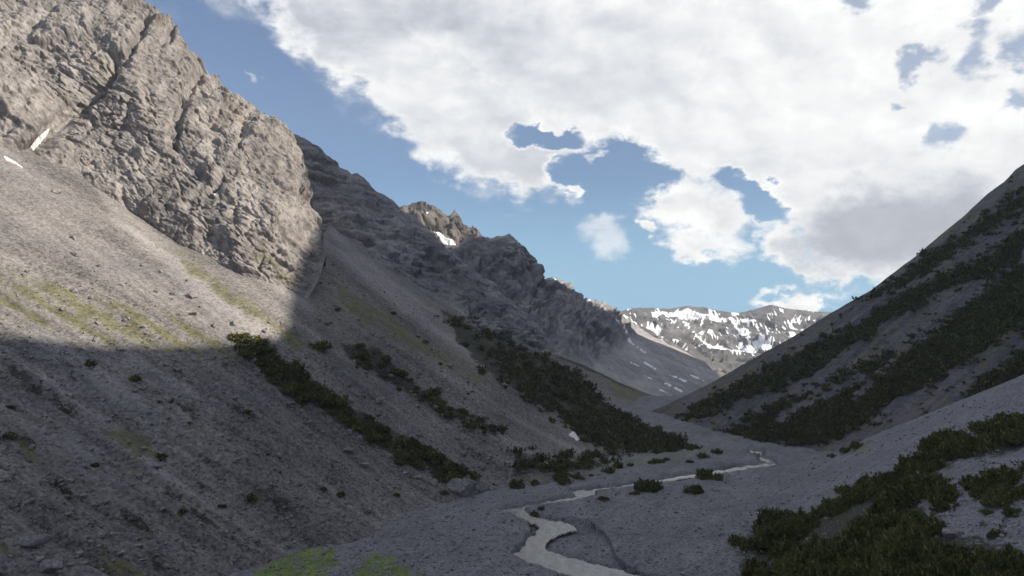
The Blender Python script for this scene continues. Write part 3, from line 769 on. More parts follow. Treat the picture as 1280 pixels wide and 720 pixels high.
def mask_right(l):
    px, py = l.pxf, l.pyf
    P = l.full
    c = P[..., 1]*.938 - .347*P[..., 0]
    st = fbm(np.stack([c/3., P[..., 0]/45., c*0], -1), 4)
    dk = right_dark(px, py)
    gr = .55*sstep(-.15, .3, st + .6*n2(px, py, 50, 3)) + .3*pmask(px, py, [(845,520),(900,500),(900,535),(850,535)], 8)
    return np.stack([gr, dk, px*0, .5 + .55*st + .3*n2(px, py, 40, 3, 2)], -1)
MOSS = [[(330,705),(345,688),(382,683),(420,686),(428,700),(405,712),(420,730),(380,740),(300,740)], [(432,735),(450,700),(462,690),(488,692),(505,705),(530,728),(520,745),(440,745)], [(508,650),(536,645),(540,651),(515,654)]]
def mask_ground(G):
    X, Y, Z = G[..., 0], G[..., 1], G[..., 2]
    px, py = project(G)
    q = np.stack([X, Y, X*0], -1)
    gr = np.zeros(px.shape)
    for k, poly in enumerate(MOSS): gr = np.maximum(gr, (.95 if k < 2 else .6)*pmask(px, py, poly, 9, 14, k*2.0, 12)*sstep(-.45, .08, fbm(q/np.array([1.6, 3.4, 1])+k, 5, .65)))
    braid = ridged(np.stack([(X*.87-Y*.5)/5. + .8*n2(X, Y, 16, 2), (X*.5+Y*.87)/42., X*0], -1), 4)
    for poly, v in [([(640,590),(740,578),(860,556),(915,556),(905,566),(760,590),(680,606),(600,618)], .42), ([(1040,560),(1090,545),(1090,565),(1050,572)], .5)]:
        gr = np.maximum(gr, v*pmask(px, py, poly, 6, 6))
    dk = .75*pmask(px, py, [(925,672),(1000,640),(1100,600),(1180,560),(1290,530),(1290,560),(1200,580),(1130,620),(1180,660),(1290,690),(1290,760),(915,760)], 10, 10)
    dk = np.maximum(dk, .40*sstep(.05, .4, fbm(q/7.+5, 4))*sstep(1.5, 5, Z-FLOOR))
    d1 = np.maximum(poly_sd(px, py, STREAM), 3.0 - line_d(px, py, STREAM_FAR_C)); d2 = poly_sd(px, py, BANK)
    a = .5 + .30*fbm(q/np.array([5., 14., 1]), 4) - .25*sstep(-4, 1, d1) - .85*np.exp(-((d2-.3)/1.5)**2)*sstep(3, -3, d1)  # last term paints the undercut's shade as a dark line along the bank
    a = a + .10*sstep(2, 8, Z-FLOOR) + .30*(braid-.35)*sstep(4, .5, Z-FLOOR)
    return np.stack([gr, dk, X*0, a], -1)
def put_layer(key, name, mat, mfun, label, cat):
    l = L[key]; me = l.mesh(name); set_mask(me, 'mask', mfun(l))
    return tag(link(name, me, mat), label, cat, kind='structure')
put_layer('scree', 'scree_slope', M['scree'], mask_scree, 'grey scree slope with grassy streaks falling from the sunlit cliff to the gravel bed', 'scree slope')
put_layer('cliff', 'mountain', M['cliff'], mask_cliff, 'tall sunlit pale limestone cliff with a snowy gully above the scree slope', 'mountain')
put_layer('layered', 'mountain', M['layered'], mask_layered, 'dark layered rock cliff in shade behind the sunlit cliff', 'mountain')
put_layer('spur', 'hill', M['scree'], mask_spur, 'low grassy spur with a bright green meadow at the bend of the valley', 'hill')
put_layer('tower', 'mountain', M['tower'], mask_tower, 'grey mountain wall with blocky rock towers and pale scree below', 'mountain')
put_layer('peak', 'mountain', M['peak'], mask_peak, 'distant notched peak with a small snowfield showing behind the dark layered cliff', 'mountain')
put_layer('far', 'mountain', M['far'], mask_far, 'distant sunlit brown mountain range streaked with snow closing the valley', 'mountain')
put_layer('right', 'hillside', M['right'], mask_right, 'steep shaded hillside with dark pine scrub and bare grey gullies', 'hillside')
G = build_ground()
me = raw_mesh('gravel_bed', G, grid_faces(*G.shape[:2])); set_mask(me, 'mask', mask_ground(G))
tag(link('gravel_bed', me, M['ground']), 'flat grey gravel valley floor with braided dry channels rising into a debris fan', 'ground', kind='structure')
pl = raw_mesh('ground', np.array([[-9000,-9000,-150],[9000,-9000,-150],[9000,9000,-150],[-9000,9000,-150]], float), np.array([[0,1,2,3]]))
set_mask(pl, 'mask', np.array([[0,0,0,.5]]*4))
tag(link('ground', pl, M['ground']), 'wide low grey ground reaching to the horizon below the mountains', 'ground', kind='structure')

# ---- unseen ridge added out of frame, crest shaped to set where the shade falls
def build_shadow_ridge():
    u = np.arange(-320, 660, 3.0); w = np.r_[np.arange(-20, 250, 3.0), np.arange(250, 760, 8.0)]
    hu = np.interp(u, [-320,-100,40,80,98,103,110,119,129,139,150,162,170,182,189,194,200,212,226,255,285,300,330,350,390,420,480,504,530,560,600,660],
                      [150,120,90,77,68,62,57,52,50,50,58,69,79,87,99,113,130,172,196,205,196,165,140,132,130,126,98,86,70,52,0,-80])
    zr = hu + 250*math.tan(SUN_EL)
    Um, Wm = np.meshgrid(u, w)
    q = np.stack([Um, Wm, Um*0], -1)
    wc = 250 + 0*Um
    n = 10*ridged(q/np.array([30., 60., 1]), 4) + 3*fbm(q/9., 3)
    near = np.exp(-np.abs(Wm-wc)/25.)
    Zm = np.where(Wm < wc, zr[None] - 2.1*(wc-Wm), zr[None] - .75*(Wm-wc)) + n*(1-near) + 1.2*fbm(q/10., 3)*near
    Zm = np.maximum(Zm, -60 + 0*Zm)
    s, c = math.sin(SUN_AZ), math.cos(SUN_AZ)
    P = np.stack([-c*Um + s*Wm, s*Um + c*Wm, Zm], -1)
    return P
Rg = build_shadow_ridge()
me = raw_mesh('ridge', Rg, grid_faces(*Rg.shape[:2])); set_mask(me, 'mask', np.repeat([[.2, .3, 0, .5]], Rg.shape[0]*Rg.shape[1], 0))
tag(link('ridge', me, M['right']), 'added unseen rock ridge, its crest shaped to cast shade over valley and cliffs', 'ridge', kind='structure')

# ---- the stream
def build_stream():
    xs = np.arange(610, 850, 1.0); ys = np.arange(560, 728, .8)
    V, Fq, idx = [], [], {}
    gx, gy = np.meshgrid(np.arange(612, 984, 1.2), np.arange(558, 740, .7))
    d = np.maximum(poly_sd(gx+7*n2(gx, gy, 11, 4), gy+3.2*n2(gx, gy, 8, 4, 4), STREAM)-.4, (1.4 + 1.0*n2(gx, gy, 12, 2)) - np.minimum(line_d(gx+5*n2(gx, gy, 14, 3), gy+1.6*n2(gx, gy, 10, 3, 6), STREAM_FAR_C), 50))
    inside = d > -1.2
    P = ground_at(gx.ravel(), gy.ravel()).reshape(*gx.shape, 3)
    # water level: the local bed, smoothed along the flow
    Z = ground_z(P[..., 0], P[..., 1], False) - .34
    P[..., 2] = Z - .3*sstep(0, -1.2, d)
    ids = np.cumsum(inside.ravel()).reshape(gx.shape) - 1
    q = inside[:-1, :-1] & inside[1:, :-1] & inside[:-1, 1:] & inside[1:, 1:]
    f = np.stack([ids[:-1, :-1][q], ids[1:, :-1][q], ids[1:, 1:][q], ids[:-1, 1:][q]], -1)
    return raw_mesh('stream', P[inside], f)
tag(link('stream', build_stream(), M['water']), 'narrow shallow pale stream winding over the gravel bed', 'stream', kind='structure')
# ================================================================ PLANTS AND STONES
def layer_points(key, xs, ys):
    return L[key].at(xs, ys)[0]
def sample_poly(poly, n, seed, mind=0.0):
    """n random picture points inside a surveyed outline, kept apart"""
    r = np.random.RandomState(seed)
    p = np.array(poly, float); lo, hi = p.min(0), p.max(0); out = []
    for _ in range(n*60):
        c = lo + r.rand(2)*(hi-lo)
        if poly_sd(c[0:1], c[1:2], poly)[0] < 0: continue
        if mind and any(((c[0]-o[0]))**2 + ((c[1]-o[1])*1.6)**2 < mind*mind for o in out): continue
        out.append(c)
        if len(out) >= n: break
    return np.array(out)
def leaf_quads(base, dirs, length, width, r):
    """narrow needle sprays: one pointed quad each"""
    n = len(base)
    dirs = dirs/np.linalg.norm(dirs, axis=1)[:, None]
    side = np.cross(dirs, r.normal(size=(n, 3))); side /= np.linalg.norm(side, axis=1)[:, None] + 1e-9
    l = length[:, None]; w = width[:, None]
    mid = base + dirs*l*.45
    return np.stack([base, mid + side*w, base + dirs*l, mid - side*w], 1)
def bush_parts(seed, shoots, per, leaf, H=.62, wid=.16, upright=1.0):
    """a dwarf mountain pine of radius one: several overlapping domes crowded with upright needle shoots"""
    r = np.random.RandomState(seed)
    nd = r.randint(4, 8)
    cen = np.c_[r.normal(0, .38, (nd, 2)), np.zeros(nd)]; rad = r.uniform(.36, .62, nd); hh = H*r.uniform(.65, 1.15, nd)
    cen[0, :2] = 0; rad[0] = .65; hh[0] = H*1.05
    B, D, Ln = [], [], []
    tips = []
    for s in range(shoots):
        k = r.randint(nd)
        a = r.rand()*2*math.pi; ph = math.acos(r.rand()**.8)
        n = np.array([math.sin(ph)*math.cos(a), math.sin(ph)*math.sin(a), math.cos(ph)])
        tip = cen[k] + n*np.array([rad[k], rad[k], hh[k]])*r.uniform(.78, 1.03)
        ax = n*np.array([1, 1, .6])*.75 + np.array([0, 0, upright]) + r.normal(0, .22, 3); ax /= np.linalg.norm(ax)
        sl = leaf*r.uniform(1.4, 2.8)
        tips.append((tip, ax))
        t = r.rand(per)
        B.append(tip - ax*sl*(1-t)[:, None]*.9 + r.normal(0, .018, (per, 3)))
        dv = ax[None]*1.0 + r.normal(0, .42, (per, 3)); D.append(dv)
        Ln.append(leaf*r.uniform(.7, 1.3, per))
    # inner and lower needles close the crown
    m = shoots*per//4
    k = r.randint(nd, size=m); a = r.rand(m)*2*math.pi; rr = np.sqrt(r.rand(m)); z = r.rand(m)**1.3
    B.append(np.c_[cen[k, 0] + np.cos(a)*rr*rad[k]*.85, cen[k, 1] + np.sin(a)*rr*rad[k]*.85, z*hh[k]*.75*np.sqrt(np.maximum(0, 1-rr**2)) + .02])
    D.append(np.c_[r.normal(0, .6, (m, 2)), r.rand(m) + .2]); Ln.append(leaf*r.uniform(1.0, 1.8, m))
    B = np.concatenate(B); D = np.concatenate(D); Ln = np.concatenate(Ln)
    B[:, 2] = np.maximum(B[:, 2], -.03)
    Q = leaf_quads(B, D, Ln, Ln*wid, r)
    return Q, cen, tips
def quad_mesh(name, Q):
    return raw_mesh(name, Q.reshape(-1, 3), np.arange(len(Q)*4).reshape(-1, 4), False)
def tube(pts, rad, n=5):
    V, Fc = [], []
    pts = np.array(pts, float)
    for i, p in enumerate(pts):
        d = pts[min(i+1, len(pts)-1)] - pts[max(i-1, 0)]; d /= np.linalg.norm(d)
        a = np.cross(d, [.3, .9, .2]); a /= np.linalg.norm(a); b = np.cross(d, a)
        for k in range(n):
            t = 2*math.pi*k/n; V.append(p + rad[i]*(a*math.cos(t) + b*math.sin(t)))
    for i in range(len(pts)-1):
        for k in range(n): Fc.append([i*n+k, i*n+(k+1) % n, (i+1)*n+(k+1) % n, (i+1)*n+k])
    return np.array(V), np.array(Fc)
def stem_mesh(name, cen, seed):
    r = np.random.RandomState(seed); V, Fc, o = [], [], 0
    for c in cen:
        for q in range(3):
            a = r.rand()*6.28
            e = c + np.array([math.cos(a)*.2, math.sin(a)*.2, .42])
            v, f = tube([[0, 0, -.08], c*.55 + [0, 0, .08], c*.9 + [0, 0, .2], e], [.035, .028, .02, .008])
            V.append(v); Fc.append(f + o); o += len(v)
    return raw_mesh(name, np.concatenate(V), np.concatenate(Fc))
BUSH_HI, BUSH_MID = [], []
for i in range(6):
    Q, cen, _ = bush_parts(100+i, 110, 26, .145, H=.62+.05*(i % 3))
    BUSH_HI.append((quad_mesh('pine_foliage', Q), stem_mesh('pine_stem', cen, i)))
    BUSH_HI[-1][0].materials.append(M['needles']); BUSH_HI[-1][1].materials.append(M['bark'])
for i in range(6):
    Q, cen, _ = bush_parts(200+i, 60, 14, .20, H=.60+.05*(i % 3), wid=.20)
    me = quad_mesh('pine_foliage', Q); me.materials.append(M['needles']); BUSH_MID.append(me)
count = dict(pine=0)
def pine(P, rad, seed, label, group=None, hi=False, squash=1.0):
    r = np.random.RandomState(seed + 5000)
    k = r.randint(6); count['pine'] += 1
    if hi:
        o = link('mountain_pine', None)
        f = link('foliage', BUSH_HI[k][0], None, o); s = link('stem', BUSH_HI[k][1], None, o)
    else:
        o = link('mountain_pine', BUSH_MID[k])
    o.location = (P[0], P[1], P[2] - .06*rad)
    o.rotation_euler = (r.normal(0, .05), r.normal(0, .05), r.rand()*6.28)
    o.scale = (rad*r.uniform(.9, 1.15), rad*r.uniform(.9, 1.15), rad*squash*r.uniform(.85, 1.2))
    tag(o, label, 'mountain pine', group)
    return o

# ---- single bushes of the gravel floor, each with its own description
FLOOR_BUSHES = [
 (803,612,19,1.15,'large round dark mountain pine standing alone beside the stream on the gravel'),
 (796,617,7,.7,'small brownish shrub at the foot of the large round pine beside the stream'),
 (883,598,14,1.25,'tall loose mountain pine right where the stream narrows, beyond the large round pine'),
 (864,616,16,.65,'low wide flat mountain pine on the open gravel nearest the debris fan'),
 (756,625,10,.65,'low small mountain pine on open gravel between stream and large round pine'),
 (667,640,7,1.2,'sparse upright shrub on the inner bank of the stream bend'),
 (675,636,5,1.1,'tiny sparse shrub on the stream bend beside a taller sparse shrub'),
 (644,607,13,.9,'mountain pine at the foot of the scree just right of the big boulder'),
 (656,601,11,1.0,'dark mountain pine behind the pine next to the big boulder'),
 (666,604,8,1.0,'small upright mountain pine between two clumps at the scree foot'),
 (700,600,17,.75,'broad pine clump at the gravel edge below the snow remnant'),
 (716,598,12,.8,'mountain pine joined to the right end of the broad pine clump'),
 (760,590,9,.9,'rounded small pine at the gravel edge left of the dark spur'),
 (773,584,8,1.5,'slim pointed young pine at the gravel edge left of the dark spur'),
 (615,608,9,.85,'small pine touching the right side of the big boulder'),
 (740,594,5,.9,'tiny pine between the broad clump and the pointed young pine'),
 (788,582,5,1.0,'tiny dark pine right of the pointed young pine'),
 (880,572,9,.8,'low pine on the green strip at the tip of the dark spur'),
 (899,566,8,.9,'pine at the outer end of the green strip by the far stream bend'),
 (862,577,6,.8,'small pine at the near edge of the green strip below the dark spur'),
 (820,578,10,.7,'low wide pine under the tip of the dark spur'),
 (834,574,8,.7,'pine tucked against the tip of the dark spur'),
 (690,590,14,.7,'mountain pine at the lower end of the scree behind the broad clump'),
 (720,584,14,.7,'mountain pine at the scree foot just below the snow remnant'),
 (735,582,11,.7,'mountain pine at the scree foot left of the dark spur'),
 (660,585,12,.7,'mountain pine on the lower scree above the floor clumps'),
 (1057,566,14,.9,'dark pine clump behind the crest of the debris fan'),
 (1072,560,10,.9,'pine at the upper end of the clump behind the debris fan crest'),
 (1042,572,7,.8,'small pine at the lower end of the clump behind the debris fan crest'),
]
for i, (px, py, hw, sq, lab) in enumerate(FLOOR_BUSHES):
    P = ground_at(px, py)[0]
    if px in (690, 720, 735, 660): P = layer_points('scree', px, py)[0]
    pine(P, hw/F*P[1], i, lab, 'mountain pines scattered on the gravel floor', hi=hw >= 10, squash=sq*1.15)

# ---- the strip of pines running down the near scree
STRIP1 = [(285,414),(330,427),(380,474),(440,514),(500,544),(560,576),(598,602),(575,608),(540,600),(480,566),(420,530),(350,490),(300,446)]
pts = sample_poly(STRIP1, 86, 3, 7.5)
for i, (px, py) in enumerate(pts):
    P = layer_points('scree', px, py)[0]
    up = py < 450
    pine(P, np.random.RandomState(i).uniform(1.1, 3.1), 100+i, 'half sunlit mountain pine at the top of the long strip down the near scree' if up else 'dark mountain pine crowded into the long strip running down the near scree to the boulder',
         'mountain pines at the sunlit top of the long strip' if up else 'mountain pines in the long strip on the near scree', hi=False, squash=.95)
STRIP2 = [(420,424),(470,438),(520,480),(570,508),(632,540),(618,550),(560,526),(500,488),(440,452)]
for i, (px, py) in enumerate(sample_poly(STRIP2, 38, 8, 8.0)):
    P = layer_points('scree', px, py)[0]
    pine(P, np.random.RandomState(i+60).uniform(.8, 2.8), 300+i, 'small mountain pine in the thin upper strip across the shaded scree', 'mountain pines in the thin upper strip', squash=.85)
# ---- the pines of the near bank on the right
BANK_ROWS = [
 ([(925,672),(950,655),(1000,640),(1012,655),(985,672),(940,684)], 13, 3.2, 'dark mountain pine at the low end of the near bank row beside the gravel flat', 'mountain pines at the low end of the near bank'),
 ([(1015,640),(1060,612),(1120,588),(1130,604),(1080,625),(1030,646)], 14, 2.8, 'mountain pine in the row along the edge of the debris fan', 'mountain pines in the row along the debris fan'),
 ([(1125,590),(1160,560),(1200,540),(1215,560),(1180,575),(1140,598)], 12, 2.6, 'mountain pine in the middle of the row climbing the debris fan', 'mountain pines climbing the debris fan'),
 ([(1195,545),(1230,528),(1290,520),(1290,556),(1230,552),(1200,560)], 14, 2.8, 'mountain pine in the topmost clump high on the debris fan', 'mountain pines topmost on the debris fan'),
 ([(930,705),(1000,672),(1080,655),(1150,640),(1180,660),(1200,690),(1200,760),(925,760)], 38, 3.4, 'big dark mountain pine in the dense thicket on the near bank', 'mountain pines in the dense near thicket'),
 ([(1100,630),(1150,600),(1185,605),(1190,640),(1150,645)], 10, 2.8, 'mountain pine at the upper edge of the dense near thicket', 'mountain pines above the dense near thicket'),
 ([(1195,690),(1290,672),(1290,760),(1200,760)], 12, 2.6, 'low mountain pine below the stony patch near the flat boulder', 'mountain pines below the stony patch'),
 ([(1200,598),(1240,590),(1290,575),(1290,615),(1240,622),(1205,615)], 12, 2.2, 'low mountain pine above the stony patch on the debris fan', 'mountain pines above the stony patch'),
]
for b, (poly, n, rad, lab, grp) in enumerate(BANK_ROWS):
    for i, (px, py) in enumerate(sample_poly(poly, n, 40+b, 11.0 if n < 30 else 15.0)):
        P = ground_at(px, py + 8)[0]
        pine(P, rad*np.random.RandomState(i+9*b).uniform(.62, 1.1)*min(1.0, P[1]/95+.25), 500+100*b+i, lab, grp, hi=True, squash=1.15)
for px, py, hw, lab in [(1205,572,16,'isolated mountain pine on bare gravel below the row climbing the debris fan'), (1235,640,11,'small isolated pine on the stony patch beside the flat boulder'), (1262,640,15,'pine on the stony patch right of the small isolated pine'),
                        (1250,668,12,'pine between the stony patch and the low pines of the corner')]:
    P = ground_at(px, py)[0]; pine(P, hw/F*P[1], px, lab, 'single mountain pines on the debris fan', hi=True, squash=.9)
# ---- lone shrubs of the shaded near slope
SLOPE = [(201,570,12,'dark round shrub alone on the shaded slope, largest of the near left slope'),(396,438,15,'dark pine on sunlit edge of the scree left of the thin upper strip'),(166,478,11,'dark low shrub just inside the shadow edge'),
 (278,632,6,'small dark bush standing alone low on the shaded slope'),(314,626,11,'loose brown bush low on the shaded slope'),(228,642,9,'dull green bush above the pale grass patch'),(119,580,7,'tiny dark bush on the middle of the shaded slope'),
 (12,548,13,'reddish brown shrub at the edge of the shaded slope'),(12,509,7,'small dark shrub above the grassy lens on the shaded slope'),(332,572,4,'tiny dark bush among stones below the long strip'),(308,517,5,'small dark bush beside the long pine strip'),
 (236,532,4,'tiny dark shrub in the middle of the shaded slope gravel'),(240,395,5,'tiny dark shrub on the sunlit grassy scree'),(425,622,8,'small bush near the foot of the shaded slope'),(400,617,7,'small dull bush left of another near the slope foot'),
 (494,622,6,'round small bush above the slope foot left of the boulder'),(553,624,8,'low dark bush on the gravel edge left of the boulder'),(112,460,10,'dark heath patch of shrub at the shadow edge'),(490,395,5,'tiny bush on the grassy stripe of the scree'),(548,460,5,'tiny dark bush on bare scree between the pine strips'),
 (420,390,5,'tiny dark bush beside the pale gully'),(455,520,4,'tiny dark bush above the long strip'),(650,500,6,'dark bush at the left edge of the dark spur'),(600,470,6,'bush on the pale scree left of the dark spur'),(530,430,6,'bush just above the thin upper strip')]
for i, (px, py, hw, lab) in enumerate(SLOPE):
    P = layer_points('scree', px, py)[0]
    pine(P, hw/F*P[1], 1500+i, lab, 'lone shrubs on the left scree', squash=1.0)


# ---- the far thickets nobody could count: one mass
def scrub_mass():
    r = np.random.RandomState(5); out = []
    protos = [bush_parts(300+i, 16, 4, .34, H=.6, wid=.30)[0] for i in range(6)]
    def add(P, lo, hi):
        n = len(P)
        for k in range(6):
            sel = P[k::6]
            if not len(sel): continue
            s = r.uniform(lo, hi, len(sel)); a = r.rand(len(sel))*6.28
            ca, sa = np.cos(a), np.sin(a)
            Q = protos[k][None].repeat(len(sel), 0)*np.stack([s, s, s*r.uniform(.7, 1.2, len(sel))], -1)[:, None, None, :]
            x = Q[..., 0]*ca[:, None, None] - Q[..., 1]*sa[:, None, None]; y = Q[..., 0]*sa[:, None, None] + Q[..., 1]*ca[:, None, None]
            Q = np.stack([x, y, Q[..., 2]], -1) + (sel - [0, 0, .1])[:, None, None, :]
            out.append(Q.reshape(-1, 4, 3))
    # dark spur
    xs = r.uniform(540, 880, 9000); ys = r.uniform(390, 580, 9000)
    d = np.zeros(9000)
    for poly in [[(545,394),(640,425),(722,471),(755,507),(784,524),(837,541),(868,560),(800,572),(740,558),(690,520),(640,494),(590,454)]]:
        d = np.maximum(d, pmask(xs, ys, poly, 8, 14, 3))
    d = d*sstep(-.45, .0, n2(xs, ys*1.6, 13, 4, 2.0) - .35*sstep(720, 560, xs))*np.interp(xs, [540,640,740], [.35,.6,1])
    k = r.rand(9000) < d*.62
    add(layer_points('scree', xs[k], ys[k]), 1.1, 2.4)
    xs = r.uniform(640, 860, 1500); ys = r.uniform(560, 600, 1500)
    k = r.rand(1500) < .35*pmask(xs, ys, [(640,566),(700,572),(770,560),(860,560),(800,580),(700,594),(645,590)], 5, 8, 3)*sstep(-.1, .2, n2(xs, ys*1.6, 13, 4, 2.0))
    add(layer_points('scree', xs[k], ys[k]), 1.0, 2.0)
    n = 26000
    xs = r.uniform(830, 1290, n); ys = r.uniform(220, 560, n)
    d = right_dark(xs, ys)*sstep(-.55, -.1, n2(xs, ys*1.5, 16, 4, 6.0))
    k = r.rand(n) < d*.62
    add(layer_points('right', xs[k], ys[k]), 1.0, 2.2)
    # scattered along the gullies
    n = 3200
    xs = r.uniform(830, 1290, n); ys = r.uniform(220, 560, n); P = layer_points('right', xs, ys)
    k = (r.rand(n) < .42*sstep(-.2, .25, n2(xs, ys*1.5, 22, 3, 8.0))) & (ys > L['right'].at(xs, ys)[0][:, 2]*0 + np.interp(xs, [p[0] for p in R_TOP], [p[1] for p in R_TOP]) + 6)
    add(P[k], .6, 1.4)
    n = 700
    xs = r.uniform(380, 700, n); ys = r.uniform(380, 590, n)
    k = (r.rand(n) < .5*sstep(.0, .3, streaks(xs, ys, 5., 30.))) & (ys > np.interp(xs, [p[0] for p in S_TOP], [p[1] for p in S_TOP]) + 30) & (ys < np.interp(xs, [380,600,700], [540,590,560]))
    add(layer_points('scree', xs[k], ys[k]), .35, .9)
    return np.concatenate(out)
Q = scrub_mass(); print('scrub quads', len(Q))
me = quad_mesh('pine_scrub', Q); me.materials.append(M['scrub'])
tag(link('pine_scrub', me), 'dense dark pine scrub covering the far slopes on both sides of the valley', 'scrub', kind='stuff')

# ---- stones
def ico(sub):
    import bmesh
    bm = bmesh.new(); bmesh.ops.create_icosphere(bm, subdivisions=sub, radius=1.0)
    V = np.array([v.co[:] for v in bm.verts]); Fc = np.array([[v.index for v in f.verts] for f in bm.faces]); bm.free()
    return V, Fc
def rock_shape(V, seed, planes=11, flat=.7):
    r = np.random.RandomState(seed)
    n = r.normal(size=(planes, 3)); n /= np.linalg.norm(n, axis=1)[:, None]; d = r.uniform(.55, .95, planes)
    c = V @ n.T
    R = np.where(c > .05, d[None]/np.maximum(c, .05), 9).min(1)
    W = V*np.minimum(R, 1.15)[:, None]
    return W*np.array([1, r.uniform(.65, 1.0), flat*r.uniform(.7, 1.1)])
I1, I3 = ico(1), ico(4)
def stones_mass(n_list):
    r = np.random.RandomState(9); VV, FF, o = [], [], 0
    protos = [rock_shape(I1[0], 400+i, 9, .75) for i in range(10)]
    for P, s in n_list:
        for k in range(10):
            q, z = P[k::10], s[k::10]
            if not len(q): continue
            a = r.rand(len(q))*6.28; ca, sa = np.cos(a)[:, None], np.sin(a)[:, None]
            B = protos[k][None]*z[:, None, None]
            W = np.stack([B[..., 0]*ca - B[..., 1]*sa, B[..., 0]*sa + B[..., 1]*ca, B[..., 2]], -1) + (q + np.c_[0*z, 0*z, z*.12])[:, None, :]
            VV.append(W.reshape(-1, 3))
            FF.append((I1[1][None] + (np.arange(len(q))*len(I1[0]))[:, None, None] + o).reshape(-1, 3)); o += len(q)*len(I1[0])
    return raw_mesh('stones', np.concatenate(VV), np.concatenate(FF), False)
def rad_law(r, n, lo, hi, p=2.6):
    u = r.rand(n); return (lo**(1-p) + u*(hi**(1-p) - lo**(1-p)))**(1/(1-p))
r = np.random.RandomState(21); lst = []
n = 15000
xs = r.uniform(-20, 640, n); ys = r.uniform(330, 720, n)
keep = (ys < np.interp(xs, [0,250,330,450,600,640], [720,720,705,660,610,600])) & (ys > np.interp(xs, [0,200,350,410,640], [225,330,400,330,440])) & (r.rand(n) < .35 + 1.3*np.abs(n2(xs, ys, 60, 3, 1.0)))
xs, ys = xs[keep], ys[keep]
P = layer_points('scree', xs, ys); lst.append((P, rad_law(r, len(P), .08, .8, 2.8)*np.clip(P[:, 1]/110, .8, 1.5)*np.interp(P[:, 2], [-36, -20, 20], [1.25, .9, .7])))
n = 11000
xs = r.uniform(330, 1000, n); ys = 585 + 135*r.rand(n)**.75
P = ground_at(xs, ys); k = (P[:, 2] < FLOOR+3) & (np.maximum(poly_sd(xs, ys, STREAM), -line_d(xs, ys, STREAM_FAR_C)+3) < -2)
P = P[k]; lst.append((P, rad_law(r, len(P), .07, .50, 2.9)))
n = 4200
xs = r.uniform(900, 1290, n); ys = r.uniform(500, 720, n)
P = ground_at(xs, ys); k = P[:, 2] > FLOOR+1.0; P = P[k]; lst.append((P, rad_law(r, len(P), .07, .42, 3.0)))
me = stones_mass(lst); me.materials.append(M['stone'])
tag(link('loose_stones', me), 'loose grey stones strewn over scree, debris fan and gravel floor', 'stones', kind='stuff')
BOULD = [('scree',580,618,22,.72,'large angular grey boulder at the foot of the long pine strip'),('scree',598,616,9,.8,'smaller rock leaning on the right side of the large angular boulder'),('scree',40,680,20,.5,'broad flat boulder low on the near left slope'),
 ('scree',62,712,15,.6,'rounded grey boulder below the broad flat boulder'),('ground',1193,668,18,.45,'pale flat boulder on the stony patch among near bank pines'),('scree',365,655,6,.6,'pale stone block near the foot of the shaded slope'),
 ('scree',300,682,5,.6,'small pale stone above the gravel edge'),('scree',356,672,5,.7,'angular pale stone near the mossy patch'),('scree',210,500,9,.5,'dark slab of rock inside the shadow edge'),('scree',434,565,7,.4,'flat dark slab below the long pine strip'),
 ('scree',90,300,6,.6,'dark rock on the sunlit scree'),('scree',95,318,7,.6,'dark rock just below another on the sunlit scree'),('scree',125,675,7,.7,'grey block on the near slope right of the flat boulder'),('scree',172,700,6,.7,'grey block near the bottom of the shaded slope'),
 ('scree',520,603,6,.6,'rock among the rubble left of the large boulder'),('scree',540,610,7,.6,'rock between rubble and low dark bush'),('scree',505,596,5,.6,'small rock at the upper end of the rubble'),('scree',70,243,6,.55,'flat brown slab at the top of the sunlit scree'),
 ('scree',240,372,7,.7,'brown rock standing in sunlit grass below the cliff')]
for i, (wh, px, py, hw, fl, lab) in enumerate(BOULD):
    P = layer_points('scree', px, py)[0] if wh == 'scree' else ground_at(px, py)[0]
    V = rock_shape(I3[0], 700+i, 13, fl*1.15); s = hw/F*P[1]*1.0
    V = V*(1 + .10*fbm(V*2.2+i, 4)[:, None] + .05*facets(V*3.5+i, .5)[:, None])
    me = raw_mesh('boulder', V*s, I3[1]); me.materials.append(M['boulder'])
    me.polygons.foreach_set('use_smooth', np.zeros(len(me.polygons), bool))
    o = link('boulder', me); o.location = (P[0], P[1], P[2] + .15*s*fl); o.rotation_euler = (.05, .1, .3*i)
    tag(o, lab, 'boulder', 'boulders on the slopes')

# ---- snow remnants
def snow_patch(key, poly, h, label, group):
    p = np.array(poly, float); lo, hi = p.min(0)-3, p.max(0)+3
    gx, gy = np.meshgrid(np.arange(lo[0], hi[0], .6), np.arange(lo[1], hi[1], .6))
    P = (layer_points(key, gx.ravel(), gy.ravel()) if key != 'ground' else ground_at(gx.ravel(), gy.ravel())).reshape(*gx.shape, 3)
    d = poly_sd(gx + 2*n2(gx, gy, 5, 3), gy + 2*n2(gx, gy, 5, 3, 7), poly)
    ins = d > -1.2
    P[..., 2] += h*sstep(-1.0, 2.5, d) - .35*sstep(0, -1.2, d) + .08*n2(gx, gy, 3, 2)
    if key == 'cliff': P[..., :2] *= .997
    ids = np.cumsum(ins.ravel()).reshape(gx.shape) - 1
    q = ins[:-1, :-1] & ins[1:, :-1] & ins[:-1, 1:] & ins[1:, 1:]
    f = np.stack([ids[:-1, :-1][q], ids[1:, :-1][q], ids[1:, 1:][q], ids[:-1, 1:][q]], -1)
    me = raw_mesh('snow_patch', P[ins], f); me.materials.append(M['snow'])
    return tag(link('snow_patch', me), label, 'snow patch', group)
gs = 'snow remnants in the valley'
snow_patch('scree', [(711,543),(716,541),(722,546),(727,550),(722,551)], .5, 'small white snow remnant on bare scree left of the dark spur', gs)
snow_patch('scree', [(675,578),(680,580),(684,583),(677,582)], .4, 'tiny snow remnant among pines at the scree foot', gs)
